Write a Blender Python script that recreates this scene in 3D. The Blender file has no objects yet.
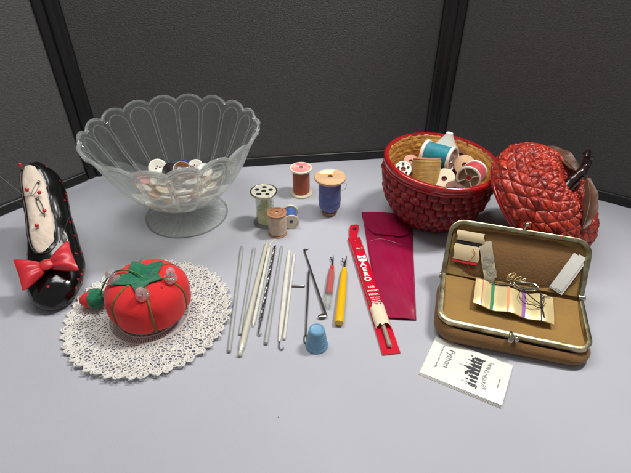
import bpy, bmesh, math, random
from mathutils import Vector, Matrix, noise
from mathutils.bvhtree import BVHTree
R = math.radians; PI = math.pi
random.seed(7)
S = 0.01                      # shapes are written in centimetres
sc = bpy.context.scene
col = sc.collection

# ------------------------------------------------------------------ camera
cam = bpy.data.objects.new('camera', bpy.data.cameras.new('camera')); col.objects.link(cam)
cam.location = (0, 0, 31 * S); cam.rotation_euler = (R(90 - 37.44), 0, 0)
cam.data.sensor_width = 36; cam.data.lens = 36 * 490 / 631
cam.data.clip_start = 0.01; cam.data.clip_end = 50
sc.camera = cam

# ------------------------------------------------------------------ world, lamps, exposure
w = bpy.data.worlds.new('World'); sc.world = w; w.use_nodes = True
bg = w.node_tree.nodes['Background']; bg.inputs[0].default_value = (1.0, 0.985, 0.96, 1); bg.inputs[1].default_value = 0.23
sc.cycles.caustics_refractive = True; sc.cycles.blur_glossy = 1.0
sc.cycles.max_bounces = 20; sc.cycles.transmission_bounces = 18; sc.cycles.glossy_bounces = 6; sc.cycles.transparent_max_bounces = 16
sc.view_settings.view_transform = 'Standard'; sc.view_settings.look = 'None'
sc.view_settings.exposure = 0; sc.view_settings.gamma = 1

def area(name, loc, target, size, power, color=(1, 1, 1), sizey=None):
    l = bpy.data.lights.new(name, 'AREA'); l.energy = power; l.color = color; l.size = size * S
    if sizey: l.shape = 'RECTANGLE'; l.size_y = sizey * S
    o = bpy.data.objects.new(name, l); col.objects.link(o)
    o.location = Vector(loc) * S
    o.rotation_euler = (Vector(target) * S - o.location).to_track_quat('-Z', 'Y').to_euler()
area('ceiling_lamp', (40, 47, 84), (-2, 45, 0), 9, 6.8, (1.0, 0.98, 0.95), 18)
area('ceiling_lamp', (-14, 49, 84), (-6, 48, 0), 28, 4.6, (1.0, 0.99, 0.97), 50)

# ------------------------------------------------------------------ materials
def lin(c):
    return tuple(((v / 255) / 12.92 if v / 255 <= .04045 else (((v / 255) + .055) / 1.055) ** 2.4) for v in c) + (1,)
def mat(name, rgb, rough=.5, metal=0, var=.0, vscale=40, bump=0, bscale=150, coat=0, sheen=0, trans=0, spec=.5, sss=0, rgb2=None, wave=None, stretch=None, rvar=0):
    m = bpy.data.materials.new(name); m.use_nodes = True
    nt = m.node_tree; N = nt.nodes; L = nt.links; b = N['Principled BSDF']
    b.inputs['Base Color'].default_value = lin(rgb)
    b.inputs['Roughness'].default_value = rough; b.inputs['Metallic'].default_value = metal
    b.inputs['Coat Weight'].default_value = coat; b.inputs['Coat Roughness'].default_value = .08
    b.inputs['Sheen Weight'].default_value = sheen; b.inputs['Transmission Weight'].default_value = trans
    b.inputs['Specular IOR Level'].default_value = spec
    if sss:
        b.inputs['Subsurface Weight'].default_value = sss; b.inputs['Subsurface Scale'].default_value = .004
        b.inputs['Subsurface Radius'].default_value = (1, .8, .6)
    tc = N.new('ShaderNodeTexCoord'); mp = N.new('ShaderNodeMapping'); L.new(tc.outputs['Object'], mp.inputs[0])
    if stretch: mp.inputs['Scale'].default_value = stretch
    if var or rgb2:
        n = N.new('ShaderNodeTexNoise'); n.inputs['Scale'].default_value = vscale; n.inputs['Detail'].default_value = 6
        L.new(mp.outputs[0], n.inputs['Vector'])
        r = N.new('ShaderNodeValToRGB'); c = lin(rgb); d = lin(rgb2) if rgb2 else tuple(x * (1 - var) for x in c[:3]) + (1,)
        e = c if rgb2 else tuple(min(1, x * (1 + var)) for x in c[:3]) + (1,)
        r.color_ramp.elements[0].position = .35; r.color_ramp.elements[1].position = .65
        r.color_ramp.elements[0].color = d; r.color_ramp.elements[1].color = e
        L.new(n.outputs[0], r.inputs[0]); L.new(r.outputs[0], b.inputs['Base Color'])
    if rvar:
        n = N.new('ShaderNodeTexNoise'); n.inputs['Scale'].default_value = vscale * 1.7; n.inputs['Detail'].default_value = 5
        L.new(mp.outputs[0], n.inputs['Vector'])
        q = N.new('ShaderNodeMapRange'); q.inputs['To Min'].default_value = max(.02, rough - rvar); q.inputs['To Max'].default_value = rough + rvar
        L.new(n.outputs[0], q.inputs[0]); L.new(q.outputs[0], b.inputs['Roughness'])
    if bump:
        bn = N.new('ShaderNodeBump'); bn.inputs['Strength'].default_value = bump; bn.inputs['Distance'].default_value = .001
        if wave:
            t = N.new('ShaderNodeTexWave'); t.bands_direction = wave; t.inputs['Scale'].default_value = bscale
            t.inputs['Distortion'].default_value = 1.2; t.inputs['Detail'].default_value = 2; o = t.outputs['Fac']
            L.new(tc.outputs['Object'], t.inputs['Vector'])
        else:
            t = N.new('ShaderNodeTexNoise'); t.inputs['Scale'].default_value = bscale; t.inputs['Detail'].default_value = 5; o = t.outputs[0]
            L.new(mp.outputs[0], t.inputs['Vector'])
        L.new(o, bn.inputs['Height']); L.new(bn.outputs[0], b.inputs['Normal'])
    return m
def glass(name, rgb=(250, 253, 250), rough=.02, ior=1.5, bump=0):
    m = mat(name, rgb, rough, trans=1, bump=bump, bscale=120); m.node_tree.nodes['Principled BSDF'].inputs['IOR'].default_value = ior
    return m
def milky(m, f, rgb=(225, 230, 226), clear=0):
    N = m.node_tree.nodes; L = m.node_tree.links; b = N['Principled BSDF']; out = N['Material Output']
    t = N.new('ShaderNodeBsdfTranslucent'); t.inputs[0].default_value = lin(rgb); d = N.new('ShaderNodeBsdfDiffuse'); d.inputs[0].default_value = lin(rgb)
    a = N.new('ShaderNodeMixShader'); a.inputs[0].default_value = .5; L.new(t.outputs[0], a.inputs[1]); L.new(d.outputs[0], a.inputs[2])
    x = N.new('ShaderNodeMixShader'); x.inputs[0].default_value = f; L.new(b.outputs[0], x.inputs[1]); L.new(a.outputs[0], x.inputs[2]); L.new(x.outputs[0], out.inputs[0])
    if clear:
        p = N.new('ShaderNodeBsdfTransparent'); p.inputs[0].default_value = (.97, .985, .975, 1); y = N.new('ShaderNodeMixShader'); y.inputs[0].default_value = clear
        L.new(x.outputs[0], y.inputs[1]); L.new(p.outputs[0], y.inputs[2]); L.new(y.outputs[0], out.inputs[0])
    return m
def thread(name, rgb, rgb2=None):
    return mat(name, rgb, .5, var=.14, vscale=160, bump=.35, bscale=420, wave='Z', sheen=.25)

# ------------------------------------------------------------------ mesh helpers (bmesh, centimetres)
def bm_new(): return bmesh.new()
def obj(name, bm, m, parent=None, smooth=True, sub=0, loc=None, bevel=0, angle=48):
    bmesh.ops.recalc_face_normals(bm, faces=bm.faces)
    me = bpy.data.meshes.new(name)
    for v in bm.verts: v.co *= S
    bm.to_mesh(me); bm.free()
    for p in me.polygons: p.use_smooth = smooth
    ms = m if isinstance(m, (list, tuple)) else [m]
    for k in ms: me.materials.append(k)
    o = bpy.data.objects.new(name, me); col.objects.link(o)
    if parent: o.parent = parent
    if loc: o.location = Vector(loc) * S
    if bevel:
        b = o.modifiers.new('bevel', 'BEVEL'); b.width = bevel * S; b.segments = 2; b.limit_method = 'ANGLE'; b.angle_limit = R(35)
    if sub:
        s = o.modifiers.new('subdivision', 'SUBSURF'); s.levels = s.render_levels = sub
    if smooth and angle:
        try: me.set_sharp_from_angle(angle=R(angle))
        except Exception: pass
    return o
def tag(o, label=None, cat=None, group=None, kind=None):
    if label: o['label'] = label
    if cat: o['category'] = cat
    if group: o['group'] = group
    if kind: o['kind'] = kind
    return o
def thing(name, label, cat, loc=(0, 0, 0), rz=0, group=None, mtx=None):
    o = bpy.data.objects.new(name, None); col.objects.link(o); o.empty_display_size = .01
    if mtx is not None:
        o.rotation_euler = mtx.to_euler()
    else: o.rotation_euler = (0, 0, R(rz))
    o.location = Vector(loc) * S
    return tag(o, label, cat, group)
def axes(z, x=None):           # rotation whose local z is the given axis
    z = Vector(z).normalized(); x = Vector(x) if x else Vector((1, 0, .001))
    y = z.cross(x).normalized(); x = y.cross(z).normalized()
    return Matrix((x, y, z)).transposed()
def mesh_add(bm, verts, faces, mi=0, M=None):
    vs = [bm.verts.new((M @ Vector(v)) if M else v) for v in verts]
    for f in faces:
        try: bm.faces.new([vs[i] for i in f]).material_index = mi
        except ValueError: pass
    return vs
def loft(bm, rings, caps=True, mi=0, M=None, closed=True):
    n = len(rings[0]); V = [p for r in rings for p in r]; F = []
    for i in range(len(rings) - 1):
        for j in range(n if closed else n - 1):
            k = (j + 1) % n
            F.append((i * n + j, i * n + k, (i + 1) * n + k, (i + 1) * n + j))
    if caps: F.append(tuple(range(n))[::-1]); F.append(tuple((len(rings) - 1) * n + j for j in range(n)))
    mesh_add(bm, V, F, mi, M)
def lathe(bm, prof, seg=48, mi=0, M=None, c=(0, 0, 0), fn=None):
    rings = []
    for r, z in prof:
        ring = []
        for j in range(seg):
            a = 2 * PI * j / seg; rr, zz = (fn(r, z, a) if fn else (max(r, 1e-4), z))
            ring.append((c[0] + rr * math.cos(a), c[1] + rr * math.sin(a), c[2] + zz))
        rings.append(ring)
    closed_prof = (prof[0] == prof[-1])
    if closed_prof:
        n = seg; V = [p for r in rings[:-1] for p in r]; m = len(rings) - 1
        F = [(i * n + j, i * n + (j + 1) % n, ((i + 1) % m) * n + (j + 1) % n, ((i + 1) % m) * n + j) for i in range(m) for j in range(n)]
        mesh_add(bm, V, F, mi, M)
    else: loft(bm, rings, True, mi, M)
def tube(bm, pts, r, seg=8, mi=0, M=None, flat=1, caps=True, loop=False):
    pts = [Vector(p) for p in pts]; n = len(pts); rings = []; prev = None
    for i, p in enumerate(pts):
        if loop: t = pts[(i + 1) % n] - pts[i - 1]
        else: t = pts[min(i + 1, n - 1)] - pts[max(i - 1, 0)]
        if t.length < 1e-9: t = Vector((1, 0, 0))
        t.normalize()
        ref = Vector((0, 0, 1)) if abs(t.z) < .95 else Vector((0, 1, 0))
        if prev is None: u = t.cross(ref).normalized()
        else:
            u = prev - t * prev.dot(t)
            u = u.normalized() if u.length > 1e-6 else t.cross(ref).normalized()
        prev = u; v = u.cross(t)
        rr = r[i] if isinstance(r, (list, tuple)) else r
        rings.append([p + u * (rr * math.cos(2 * PI * k / seg)) + v * (rr * flat * math.sin(2 * PI * k / seg)) for k in range(seg)])
    if loop: rings.append(rings[0]); caps = False
    loft(bm, rings, caps, mi, M)
def box(bm, c, s, mi=0, M=None, rz=0):
    x, y, z = [v / 2 for v in s]; q = Matrix.Rotation(R(rz), 3, 'Z')
    V = [Vector(c) + q @ Vector((a * x, b * y, d * z)) for d in (-1, 1) for a, b in ((-1, -1), (1, -1), (1, 1), (-1, 1))]
    mesh_add(bm, V, [(3, 2, 1, 0), (4, 5, 6, 7), (0, 1, 5, 4), (1, 2, 6, 5), (2, 3, 7, 6), (3, 0, 4, 7)], mi, M)
def ball(bm, c, r, mi=0, sq=(1, 1, 1), M=None, seg=16, fn=None):
    rings = []
    for i in range(1, seg // 2 + 1):
        t = PI * (i - .5) / (seg // 2)
        ring = []
        for k in range(seg):
            d = Vector((math.sin(t) * math.cos(2 * PI * k / seg), math.sin(t) * math.sin(2 * PI * k / seg), math.cos(t)))
            q = fn(d) if fn else 1
            ring.append(Vector(c) + Vector((d.x * sq[0], d.y * sq[1], d.z * sq[2])) * r * q)
        rings.append(ring)
    loft(bm, rings, True, mi, M)
def prism(bm, out, z0, z1, mi=0, M=None):
    n = len(out); V = [(x, y, z0) for x, y in out] + [(x, y, z1) for x, y in out]
    F = [tuple(range(n))[::-1], tuple(range(n, 2 * n))] + [(i, (i + 1) % n, n + (i + 1) % n, n + i) for i in range(n)]
    mesh_add(bm, V, F, mi, M)
def sheet(bm, nx, ny, fn, th=.02, mi=0, M=None, up=(0, 0, 1)):
    up = Vector(up); P = [[Vector(fn(i / nx, j / ny)) for i in range(nx + 1)] for j in range(ny + 1)]
    V = []; F = []; W = nx + 1; T = W * (ny + 1)
    for j in range(ny + 1):
        for i in range(nx + 1): V.append(P[j][i] + up * th / 2)
    for j in range(ny + 1):
        for i in range(nx + 1): V.append(P[j][i] - up * th / 2)
    for j in range(ny):
        for i in range(nx):
            a = j * W + i; q = (a, a + 1, a + W + 1, a + W); F.append(q); F.append(tuple(T + k for k in q[::-1]))
    for i in range(nx):
        F.append((i, T + i, T + i + 1, i + 1)); a = ny * W + i; F.append((a, a + 1, T + a + 1, T + a))
    for j in range(ny):
        a = j * W; F.append((a, a + W, T + a + W, T + a)); a += nx; F.append((a, T + a, T + a + W, a + W))
    mesh_add(bm, V, F, mi, M)
def rrect(w, h, r, n=5):
    o = []
    for cx, cy, a0 in ((w / 2 - r, h / 2 - r, 0), (-w / 2 + r, h / 2 - r, 90), (-w / 2 + r, -h / 2 + r, 180), (w / 2 - r, -h / 2 + r, 270)):
        for k in range(n + 1):
            a = R(a0 + 90 * k / n); o.append((cx + r * math.cos(a), cy + r * math.sin(a)))
    return o
def lerp_tab(tab, x):
    for (a, b), (c, d) in zip(tab, tab[1:]):
        if x <= c: 
            t = (x - a) / (c - a); t = max(0, t); t = t * t * (3 - 2 * t) * .5 + t * .5
            return b + (d - b) * t
    return tab[-1][1]
def text_part(name, s, size, M, m, parent, bold=.0, sx=1, spacing=1, extr=.006):
    cu = bpy.data.curves.new(name, 'FONT'); cu.body = s; cu.size = size; cu.offset = bold; cu.extrude = extr
    cu.align_x = 'CENTER'; cu.align_y = 'CENTER'; cu.space_character = spacing; cu.resolution_u = 3
    t = bpy.data.objects.new(name, cu); col.objects.link(t)
    dg = bpy.context.evaluated_depsgraph_get()
    me = bpy.data.meshes.new_from_object(t.evaluated_get(dg)); me.name = name
    bpy.data.objects.remove(t); bpy.data.curves.remove(cu)
    for v in me.vertices: v.co = (M @ Vector((v.co.x * sx, v.co.y, v.co.z))) * S
    me.materials.clear(); me.materials.append(m)
    o = bpy.data.objects.new(name, me); col.objects.link(o); o.parent = parent
    return o

# ------------------------------------------------------------------ palette
M_table = mat('table_laminate', (173, 174, 181), .62, var=.03, vscale=9, bump=.14, bscale=1100, rvar=.08, spec=.3)
M_fabric = mat('screen_fabric', (78, 77, 76), .9, var=.16, vscale=700, bump=1.0, bscale=700, sheen=.1)
M_frame = mat('black_plastic', (13, 13, 15), .42, var=.1, vscale=90, bump=.1)
M_black = mat('black_glazed', (6, 6, 7), .16, coat=.2, bump=.12, bscale=35, rvar=.04)
M_reddot = mat('red_paint', (176, 24, 34), .3)
M_cush = mat('cream_cloth', (212, 196, 178), .85, var=.08, vscale=60, bump=.6, bscale=260, sheen=.2)
M_bow = mat('red_vinyl', (196, 40, 50), .38, coat=.12, bump=.25, bscale=40, var=.05)
M_steel = mat('steel', (150, 148, 146), .28, metal=1, var=.2, vscale=150, rvar=.1)
M_dsteel = mat('dark_steel', (128, 124, 120), .32, metal=1, var=.3, vscale=120, rvar=.1)
M_alu = mat('grey_aluminium', (176, 178, 176), .4, metal=.25, var=.08, vscale=80, rvar=.1)
M_redbead = mat('red_bead', (190, 30, 40), .2, coat=.5)
M_glass = milky(glass('pressed_glass', (252, 254, 252),   .018, 1.5), .075, clear=.38)
M_glasslight = milky(glass('light_painted_glass', (252, 254, 252), .05, 1.45), .30, (250, 252, 250), clear=.6)  # pressed glass whitened, so the brightness of refracted light sits in its colour
M_bead = milky(glass('clear_bead', (252, 252, 252), .02, 1.5), .28, (244, 244, 244), clear=.1)
M_lace = mat('lace_plastic', (216, 213, 206), .5, var=.05, vscale=70, bump=.3, bscale=500)
M_tomato = mat('red_cotton', (210, 26, 30), .88, var=.07, vscale=45, bump=.35, bscale=1300, sheen=.15)
M_felt = mat('green_felt', (16, 104, 72), .95, var=.16, vscale=120, bump=.9, bscale=480, sheen=.3)
M_cord = mat('olive_cord', (112, 96, 44), .8, var=.25, vscale=200, bump=.6, bscale=700)
M_gcord = mat('green_cord', (60, 120, 60), .8, var=.25, vscale=200)
M_wood = mat('turned_wood', (206, 168, 128), .55, var=.12, vscale=30, stretch=(1, 6, 1), bump=.2, bscale=200)
M_wood2 = mat('tan_wood', (170, 118, 82), .6, var=.16, vscale=60, bump=.3, bscale=300)
M_white = mat('white_plastic', (228, 226, 218), .38, var=.04, vscale=50)
M_ivory = mat('ivory_plastic', (224, 214, 186), .38, var=.06, vscale=30, coat=.2)
M_dark = mat('dark_hole', (16, 12, 10), .8)
M_paper = mat('white_paper', (226, 224, 216), .4, var=.02, vscale=30, bump=.05)
M_ink = mat('black_ink', (38, 38, 42), .6); M_gink = mat('grey_ink', (120, 120, 124), .6)
M_winered = mat('maroon_vinyl', (148, 18, 62), .27, coat=.35, var=.1, vscale=18, bump=.5, bscale=22, rvar=.06)
M_redcane = mat('red_lacquered_cane', (158, 20, 28), .42, coat=.15, rgb2=(104, 8, 16), vscale=60, bump=.7, bscale=220, stretch=(1, 1, 3))
M_redcane2 = mat('orange_red_cane', (186, 54, 32), .42, coat=.1, rgb2=(120, 24, 14), vscale=70, bump=.8, bscale=240, stretch=(1, 1, 2))
M_rim = mat('red_lacquered_rim', (160, 16, 20), .25, coat=.6, var=.15, vscale=40, bump=.4, bscale=90, stretch=(1, 1, 6))
M_wicker = mat('honey_wicker', (226, 170, 84), .55, rgb2=(178, 120, 54), vscale=50, bump=.8, bscale=240, stretch=(1, 1, 4))
M_stem = mat('dark_brown_lacquer', (34, 16, 13), .22, coat=.4, bump=.1, bscale=70)
M_leaf = mat('brown_leather_leaf', (84, 48, 28), .5, var=.25, vscale=50, bump=.7, bscale=160)
M_suede = mat('tan_suede', (120, 84, 42), .85, var=.1, vscale=40, bump=.5, bscale=500, sheen=.15)
M_lining = mat('ochre_lining', (142, 106, 46), .8, var=.12, vscale=35, bump=.5, bscale=320, sheen=.1)
M_lining2 = mat('brown_lining', (140, 108, 54), .72, var=.16, vscale=30, bump=.5, bscale=220)
M_brass = mat('worn_gold_metal', (200, 194, 162), .32, metal=1, rgb2=(138, 126, 92), vscale=120, rvar=.1, bump=.15, bscale=160)
M_nickel = mat('nickel', (190, 184, 168), .22, metal=1, rvar=.06)
M_satin = mat('gold_foil_paper', (220, 200, 148), .32, metal=.35, var=.06, vscale=40, bump=.2, bscale=60)

# ------------------------------------------------------------------ setting
bm = bm_new()
box(bm, (0, 30, -1.5), (220, 130, 3)); tag(obj('table', bm, M_table, bevel=.4), kind='structure')

def panel(a, b, label, hgt=48):
    a = Vector(a); b = Vector(b); L = (b - a).length; rz = math.degrees(math.atan2(b.y - a.y, b.x - a.x))
    t = thing('partition_screen', label, 'screen', (a.x, a.y, 0), rz, 'folding fabric screens round the back of the table')
    fw = 1.15
    bm = bm_new(); box(bm, (L / 2, 1.0, hgt / 2), (L - 2 * fw + .1, .9, hgt - 2 * fw + .1)); obj('fabric_board', bm, M_fabric, t)
    for x in (fw / 2, L - fw / 2):
        bm = bm_new(); box(bm, (x, .95, hgt / 2), (fw, 1.5, hgt)); obj('upright_frame', bm, M_frame, t, bevel=.3)
    for z in (fw / 2, hgt - fw / 2):
        bm = bm_new(); box(bm, (L / 2, .95, z), (L - 2 * fw - .01, 1.44, fw)); obj('rail_frame', bm, M_frame, t, bevel=.2)
panel((-50, 26.3), (-26.75, 52.55), 'dark grey fabric screen at the left, behind the black shoe')
panel((-26.7, 52.6), (15.3, 57.95), 'widest dark grey fabric screen, behind the glass bowl and spools')
panel((15.35, 57.95), (50, 36.2), 'dark grey fabric screen at the right, behind the red apple lid')

for x, y, lb in ((-26.85, 53.45, 'black corner hinge joining the left and middle screens'), (15.4, 58.8, 'black corner hinge joining the middle and right screens')):
    b = bmesh.new(); lathe(b, [(.01, .05), (.8, .05), (.8, 47.8), (.01, 47.8)], 20); tag(obj('screen_hinge', b, M_frame, loc=(x, y, 0)), lb, 'hinge', 'screen hinges')

# specks of lint on the table
for x, y, r_, lb in ((-2.6, 19.6, .045, 'tiny dark lint speck on the bare table below the hooks'), (-7.6, 41.6, .05, 'tiny dark lint speck on the table just right of the glass foot')):
    bm = bm_new(); ball(bm, (0, 0, r_ * .5), r_, sq=(1, .6, .5), seg=8)
    tag(obj('lint_speck', bm, M_stem, loc=(x, y, 0)), lb, 'lint', 'lint specks on the table')

# ------------------------------------------------------------------ shoe
def build_shoe():
    toe = Vector((-22.3, 29.5)); heel = Vector((-27.3, 42.3)); d = heel - toe; L = d.length
    rz = math.degrees(math.atan2(d.y, d.x))
    t = thing('shoe_pincushion', 'glossy black shoe with red dots, red bow and cream cushion inside', 'pincushion', (toe.x, toe.y, 0), rz)
    W = [(0, .25), (.35, 1.1), (1.0, 1.75), (2.4, 2.3), (4.2, 2.5), (6.5, 2.2), (9, 1.95), (11, 2.0), (12.4, 1.85), (13.2, 1.2), (L, .35)]
    Z0 = [(0, .5), (.5, .15), (2, .05), (4.6, .1), (7, 1.0), (10, 3.0), (12.4, 4.0), (L, 4.6)]
    Z1 = [(0, .9), (.5, 1.6), (1.6, 2.3), (3.4, 3.0), (4.6, 3.5), (7, 4.8), (10, 6.6), (12.5, 7.9), (13.3, 8.0), (L, 7.6)]
    def cy(s): return -.35 * math.sin(PI * min(1, s / L)) 
    rings = []; seg = 40; n = 54
    for i in range(n):
        s = L * (i / (n - 1)); s = L * (.5 - .5 * math.cos(PI * i / (n - 1))) * .6 + s * .4
        wd, a, b = lerp_tab(W, s), lerp_tab(Z0, s), lerp_tab(Z1, s)
        zc, hh = (a + b) / 2, (b - a) / 2; ring = []
        for k in range(seg):
            an = 2 * PI * k / seg; c_, s_ = math.cos(an), math.sin(an)
            top = s_ > 0
            e = .72 if not top else .85
            x = wd * math.copysign(abs(c_) ** e, c_) * (1 - (.13 if top else .05) * abs(s_))
            z = zc + hh * math.copysign(abs(s_) ** (.75 if not top else .9), s_)
            ring.append(Vector((s, cy(s) + x, z)))
        rings.append(ring)
    bm = bm_new(); loft(bm, rings); bmesh.ops.recalc_face_normals(bm, faces=bm.faces); bm.normal_update()
    bvh = BVHTree.FromBMesh(bm)
    # painted dots follow the glaze
    dots = [(1.3, .2), (2.6, 1.7), (3.2, -1.3), (4.4, -2.0), (5.6, 2.1), (6.3, -2.0), (7.6, -1.8), (8.5, -2.0), (9.6, -1.75), (10.6, -1.9), (11.6, -1.7), (12.6, -.9), (12.9, .8),
            (8.0, 1.9), (10.2, 1.8), (5.0, -2.3), (2.0, -2.0), (6.9, -2.2)]
    for s, yy in dots:
        for dirv in ((Vector((s, yy * 1.0 + cy(s), 12)), Vector((0, 0, -1))), (Vector((s, -9, lerp_tab(Z1, s) * .55 + lerp_tab(Z0, s) * .45 + .3 * math.sin(s * 5))), Vector((0, 1, 0)))):
            h = bvh.ray_cast(dirv[0], dirv[1])
            if h[0] is None: continue
            nn = h[1] if h[1].dot(dirv[1]) < 0 else -h[1]; q = axes(nn); c = h[0] + nn * .02
            vs = [bm.verts.new(c + q @ Vector((.12 * math.cos(2 * PI * k / 10), .12 * math.sin(2 * PI * k / 10), 0))) for k in range(10)]
            bm.faces.new(vs).material_index = 1
    up = obj('upper', bm, [M_black, M_reddot], t)
    # heel block and sole
    bm = bm_new()
    hs = [(0, .75), (.4, .72), (2.0, .7), (3.4, 1.0), (4.6, 1.4)]
    loft(bm, [[(12.2 - z * .05 + r * 1.0 * math.cos(2 * PI * k / 24), r * 1.05 * math.sin(2 * PI * k / 24), z) for k in range(24)] for z, r in hs]); obj('heel', bm, M_black, t)
    # cushion inside the opening
    A0, A1 = 4.5, 13.0; bm = bm_new(); rings = []; n = 40
    for i in range(n):
        u = i / (n - 1); s = A0 + (A1 - A0) * (.5 - .5 * math.cos(PI * u)); f = math.sqrt(max(0, 1 - (2 * (s - A0) / (A1 - A0) - 1) ** 4)) if 0 < i < n - 1 else .05
        wd = (lerp_tab(W, s) * .50 * f + .02); zb = lerp_tab(Z1, s)
        ring = []
        for k in range(32):
            an = 2 * PI * k / 32; p = Vector((s, cy(s) + .42 + wd * math.cos(an), zb - .25 + (.62 * f) * math.sin(an)))
            p.z += .22 * f * (noise.noise(Vector((s * .9, p.y * 1.1, 3))) + .5 * noise.noise(Vector((s * 2.3, p.y * 2.4, 5))))
            ring.append(p)
        rings.append(ring)
    loft(bm, rings); bmesh.ops.recalc_face_normals(bm, faces=bm.faces); bm.normal_update(); cb = BVHTree.FromBMesh(bm); cu = obj('cushion', bm, M_cush, t)
    bm = bm_new(); pts = []
    for k in range(60):
        an = 2 * PI * k / 60; u = .5 - .5 * math.cos(an); s = A0 - .1 + (A1 + .25 - A0) * u
        f = math.sqrt(max(0, 1 - (2 * u - 1) ** 4)); pts.append((s, cy(s) + math.copysign(lerp_tab(W, s) * .57 * f, math.sin(an)) + .42, lerp_tab(Z1, s) - .10 * f))
    tube(bm, pts, .09, 8, loop=True); obj('opening_rim', bm, mat('dark_brown_edge', (24, 14, 12), .45), t)
    # bow
    bw = bpy.data.objects.new('bow', None); 
    def loop_bm(sgn):
        b = bm_new(); rings = []
        for i in range(22):
            u = i / 21; wd = .5 + 1.45 * u ** .85 - .25 * max(0, u - .85) / .15 * .6; th = .22 + .55 * math.sin(PI * min(1, u * 1.02)) ** .7 * .8 + .02
            ring = []
            for k in range(36):
                a = 2 * PI * k / 36; pl = 1 + .22 * math.sin(5 * math.cos(a) * 1.6 + .6) * (1 - .5 * u)
                ring.append(Vector((sgn * (.35 + 2.15 * u + .12 * math.cos(a) * u * math.cos(a)), wd * math.cos(a), .15 + th * math.sin(a) * pl + .25 * u)))
            rings.append(ring)
        loft(b, rings); return b
    kn = bm_new(); ball(kn, (0, 0, .42), .78, sq=(.95, .78, .42), seg=20, fn=lambda d: 1 + .05 * math.sin(9 * d.y))
    kz = 3.45
    Mx = Matrix.Translation((2.75, -.1, kz - .35)) @ Matrix.Rotation(R(-22), 4, 'Y') @ Matrix.Rotation(R(-80), 4, 'Z') @ Matrix.Diagonal((.87, .9, .9, 1))
    k_ = bm_new()
    for v in kn.verts: v.co = Mx @ v.co
    bow = obj('bow', kn, M_bow, t)
    for sgn in (1, -1):
        b = loop_bm(sgn)
        for v in b.verts: v.co = Mx @ v.co
        obj('bow_loop', b, M_bow, bow)
    bpy.data.objects.remove(bw)
    # pins (things of their own, stuck in the cushion)
    Mw = Matrix.Translation((toe.x, toe.y, 0)) @ Matrix.Rotation(R(rz), 4, 'Z')
    G = 'red headed pins stuck in the shoe cushion'
    pins = [(12.2, .75, (.1, .5, 1), .45, 'red headed pin at the very top of the shoe opening'),
            (9.2, .25, (.3, .5, .9), .7, 'upper left of two close red pin heads mid cushion'),
            (8.9, -.15, (.2, -.3, .9), .5, 'lower right of two close red pin heads mid cushion'),
            (8.0, 1.2, (.1, 1.5, .45), 1.3, 'red headed pin slanting out over the left edge of the shoe'),
            (7.3, -.35, (.4, -.2, .8), .5, 'red headed pin at the lower right of the cushion'),
            (6.3, .2, (.1, .2, .9), .25, 'red headed pin pushed deep just above the bow')]
    for s, y, dv, ln, lb in pins:
        h = cb.ray_cast(Vector((s, y, 14)), Vector((0, 0, -1)))
        if h[0] is None: continue
        p = h[0]; wp = Mw @ p; dvw = (Mw.to_3x3() @ Vector(dv)).normalized()
        q = thing('dressmaking_pin', lb, 'pin', wp - dvw * .3, group=G, mtx=axes(dvw))
        b = bm_new(); tube(b, [(0, 0, 0), (0, 0, ln + .3)], .028, 6); obj('shaft', b, M_dsteel, q)
        b = bm_new(); ball(b, (0, 0, ln + .4), .19, seg=14); obj('head', b, M_redbead, q)
    # needles with no head
    for s, y, dv, ln, lb in [(9.6, 1.0, (2.0, 2.2, 2.2), 4.6, 'long thin needle leaning out past the left edge of the shoe'),
                             (5.4, -1.3, (1.2, -.9, 1.0), 2.3, 'short needle standing behind the right loop of the bow'),
                             (9.0, 1.1, (1.0, 1.3, .6), 2.0, 'short needle leaning over the left edge of the shoe, mid height')]:
        h = cb.ray_cast(Vector((s, y, 14)), Vector((0, 0, -1)))
        p = h[0] if h[0] else Vector((s, y, lerp_tab(Z1, s))); wp = Mw @ p; dvw = (Mw.to_3x3() @ Vector(dv)).normalized()
        b = bm_new(); tube(b, [Vector((0, 0, -.3)), Vector((0, 0, ln * .8)), Vector((0, 0, ln))], [.03, .03, .008], 6)
        o = obj('sewing_needle', b, M_dsteel, loc=wp); o.rotation_euler = axes(dvw).to_euler(); tag(o, lb, 'needle', 'bare needles in the shoe cushion')
    # two closed safety pins lying on the cushion
    for s, y, a, lb in [(9.9, 0, 20, 'upper small safety pin on the shoe cushion'), (8.3, -.15, 50, 'lower small safety pin on the shoe cushion')]:
        h = cb.ray_cast(Vector((s, y, 14)), Vector((0, 0, -1))); wp = Mw @ (h[0] + Vector((0, 0, .07)))
        b = bm_new(); pts = []
        for k in range(25):
            an = 2 * PI * k / 25; pts.append((.8 * math.cos(an), .17 * math.copysign(abs(math.sin(an)) ** .6, math.sin(an)), 0))
        tube(b, pts, .035, 6, loop=True); ball(b, (.75, 0, 0), .16, sq=(1, .9, .5), seg=10)
        o = obj('safety_pin', b, M_dsteel, loc=wp); tag(o, lb, 'safety pin', 'safety pins on the shoe cushion')
        hn = (Mw.to_3x3() @ h[1]).normalized(); o.rotation_euler = (axes(hn, (math.cos(R(a + 70)), math.sin(R(a + 70)), 0))).to_euler()
build_shoe()

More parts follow.
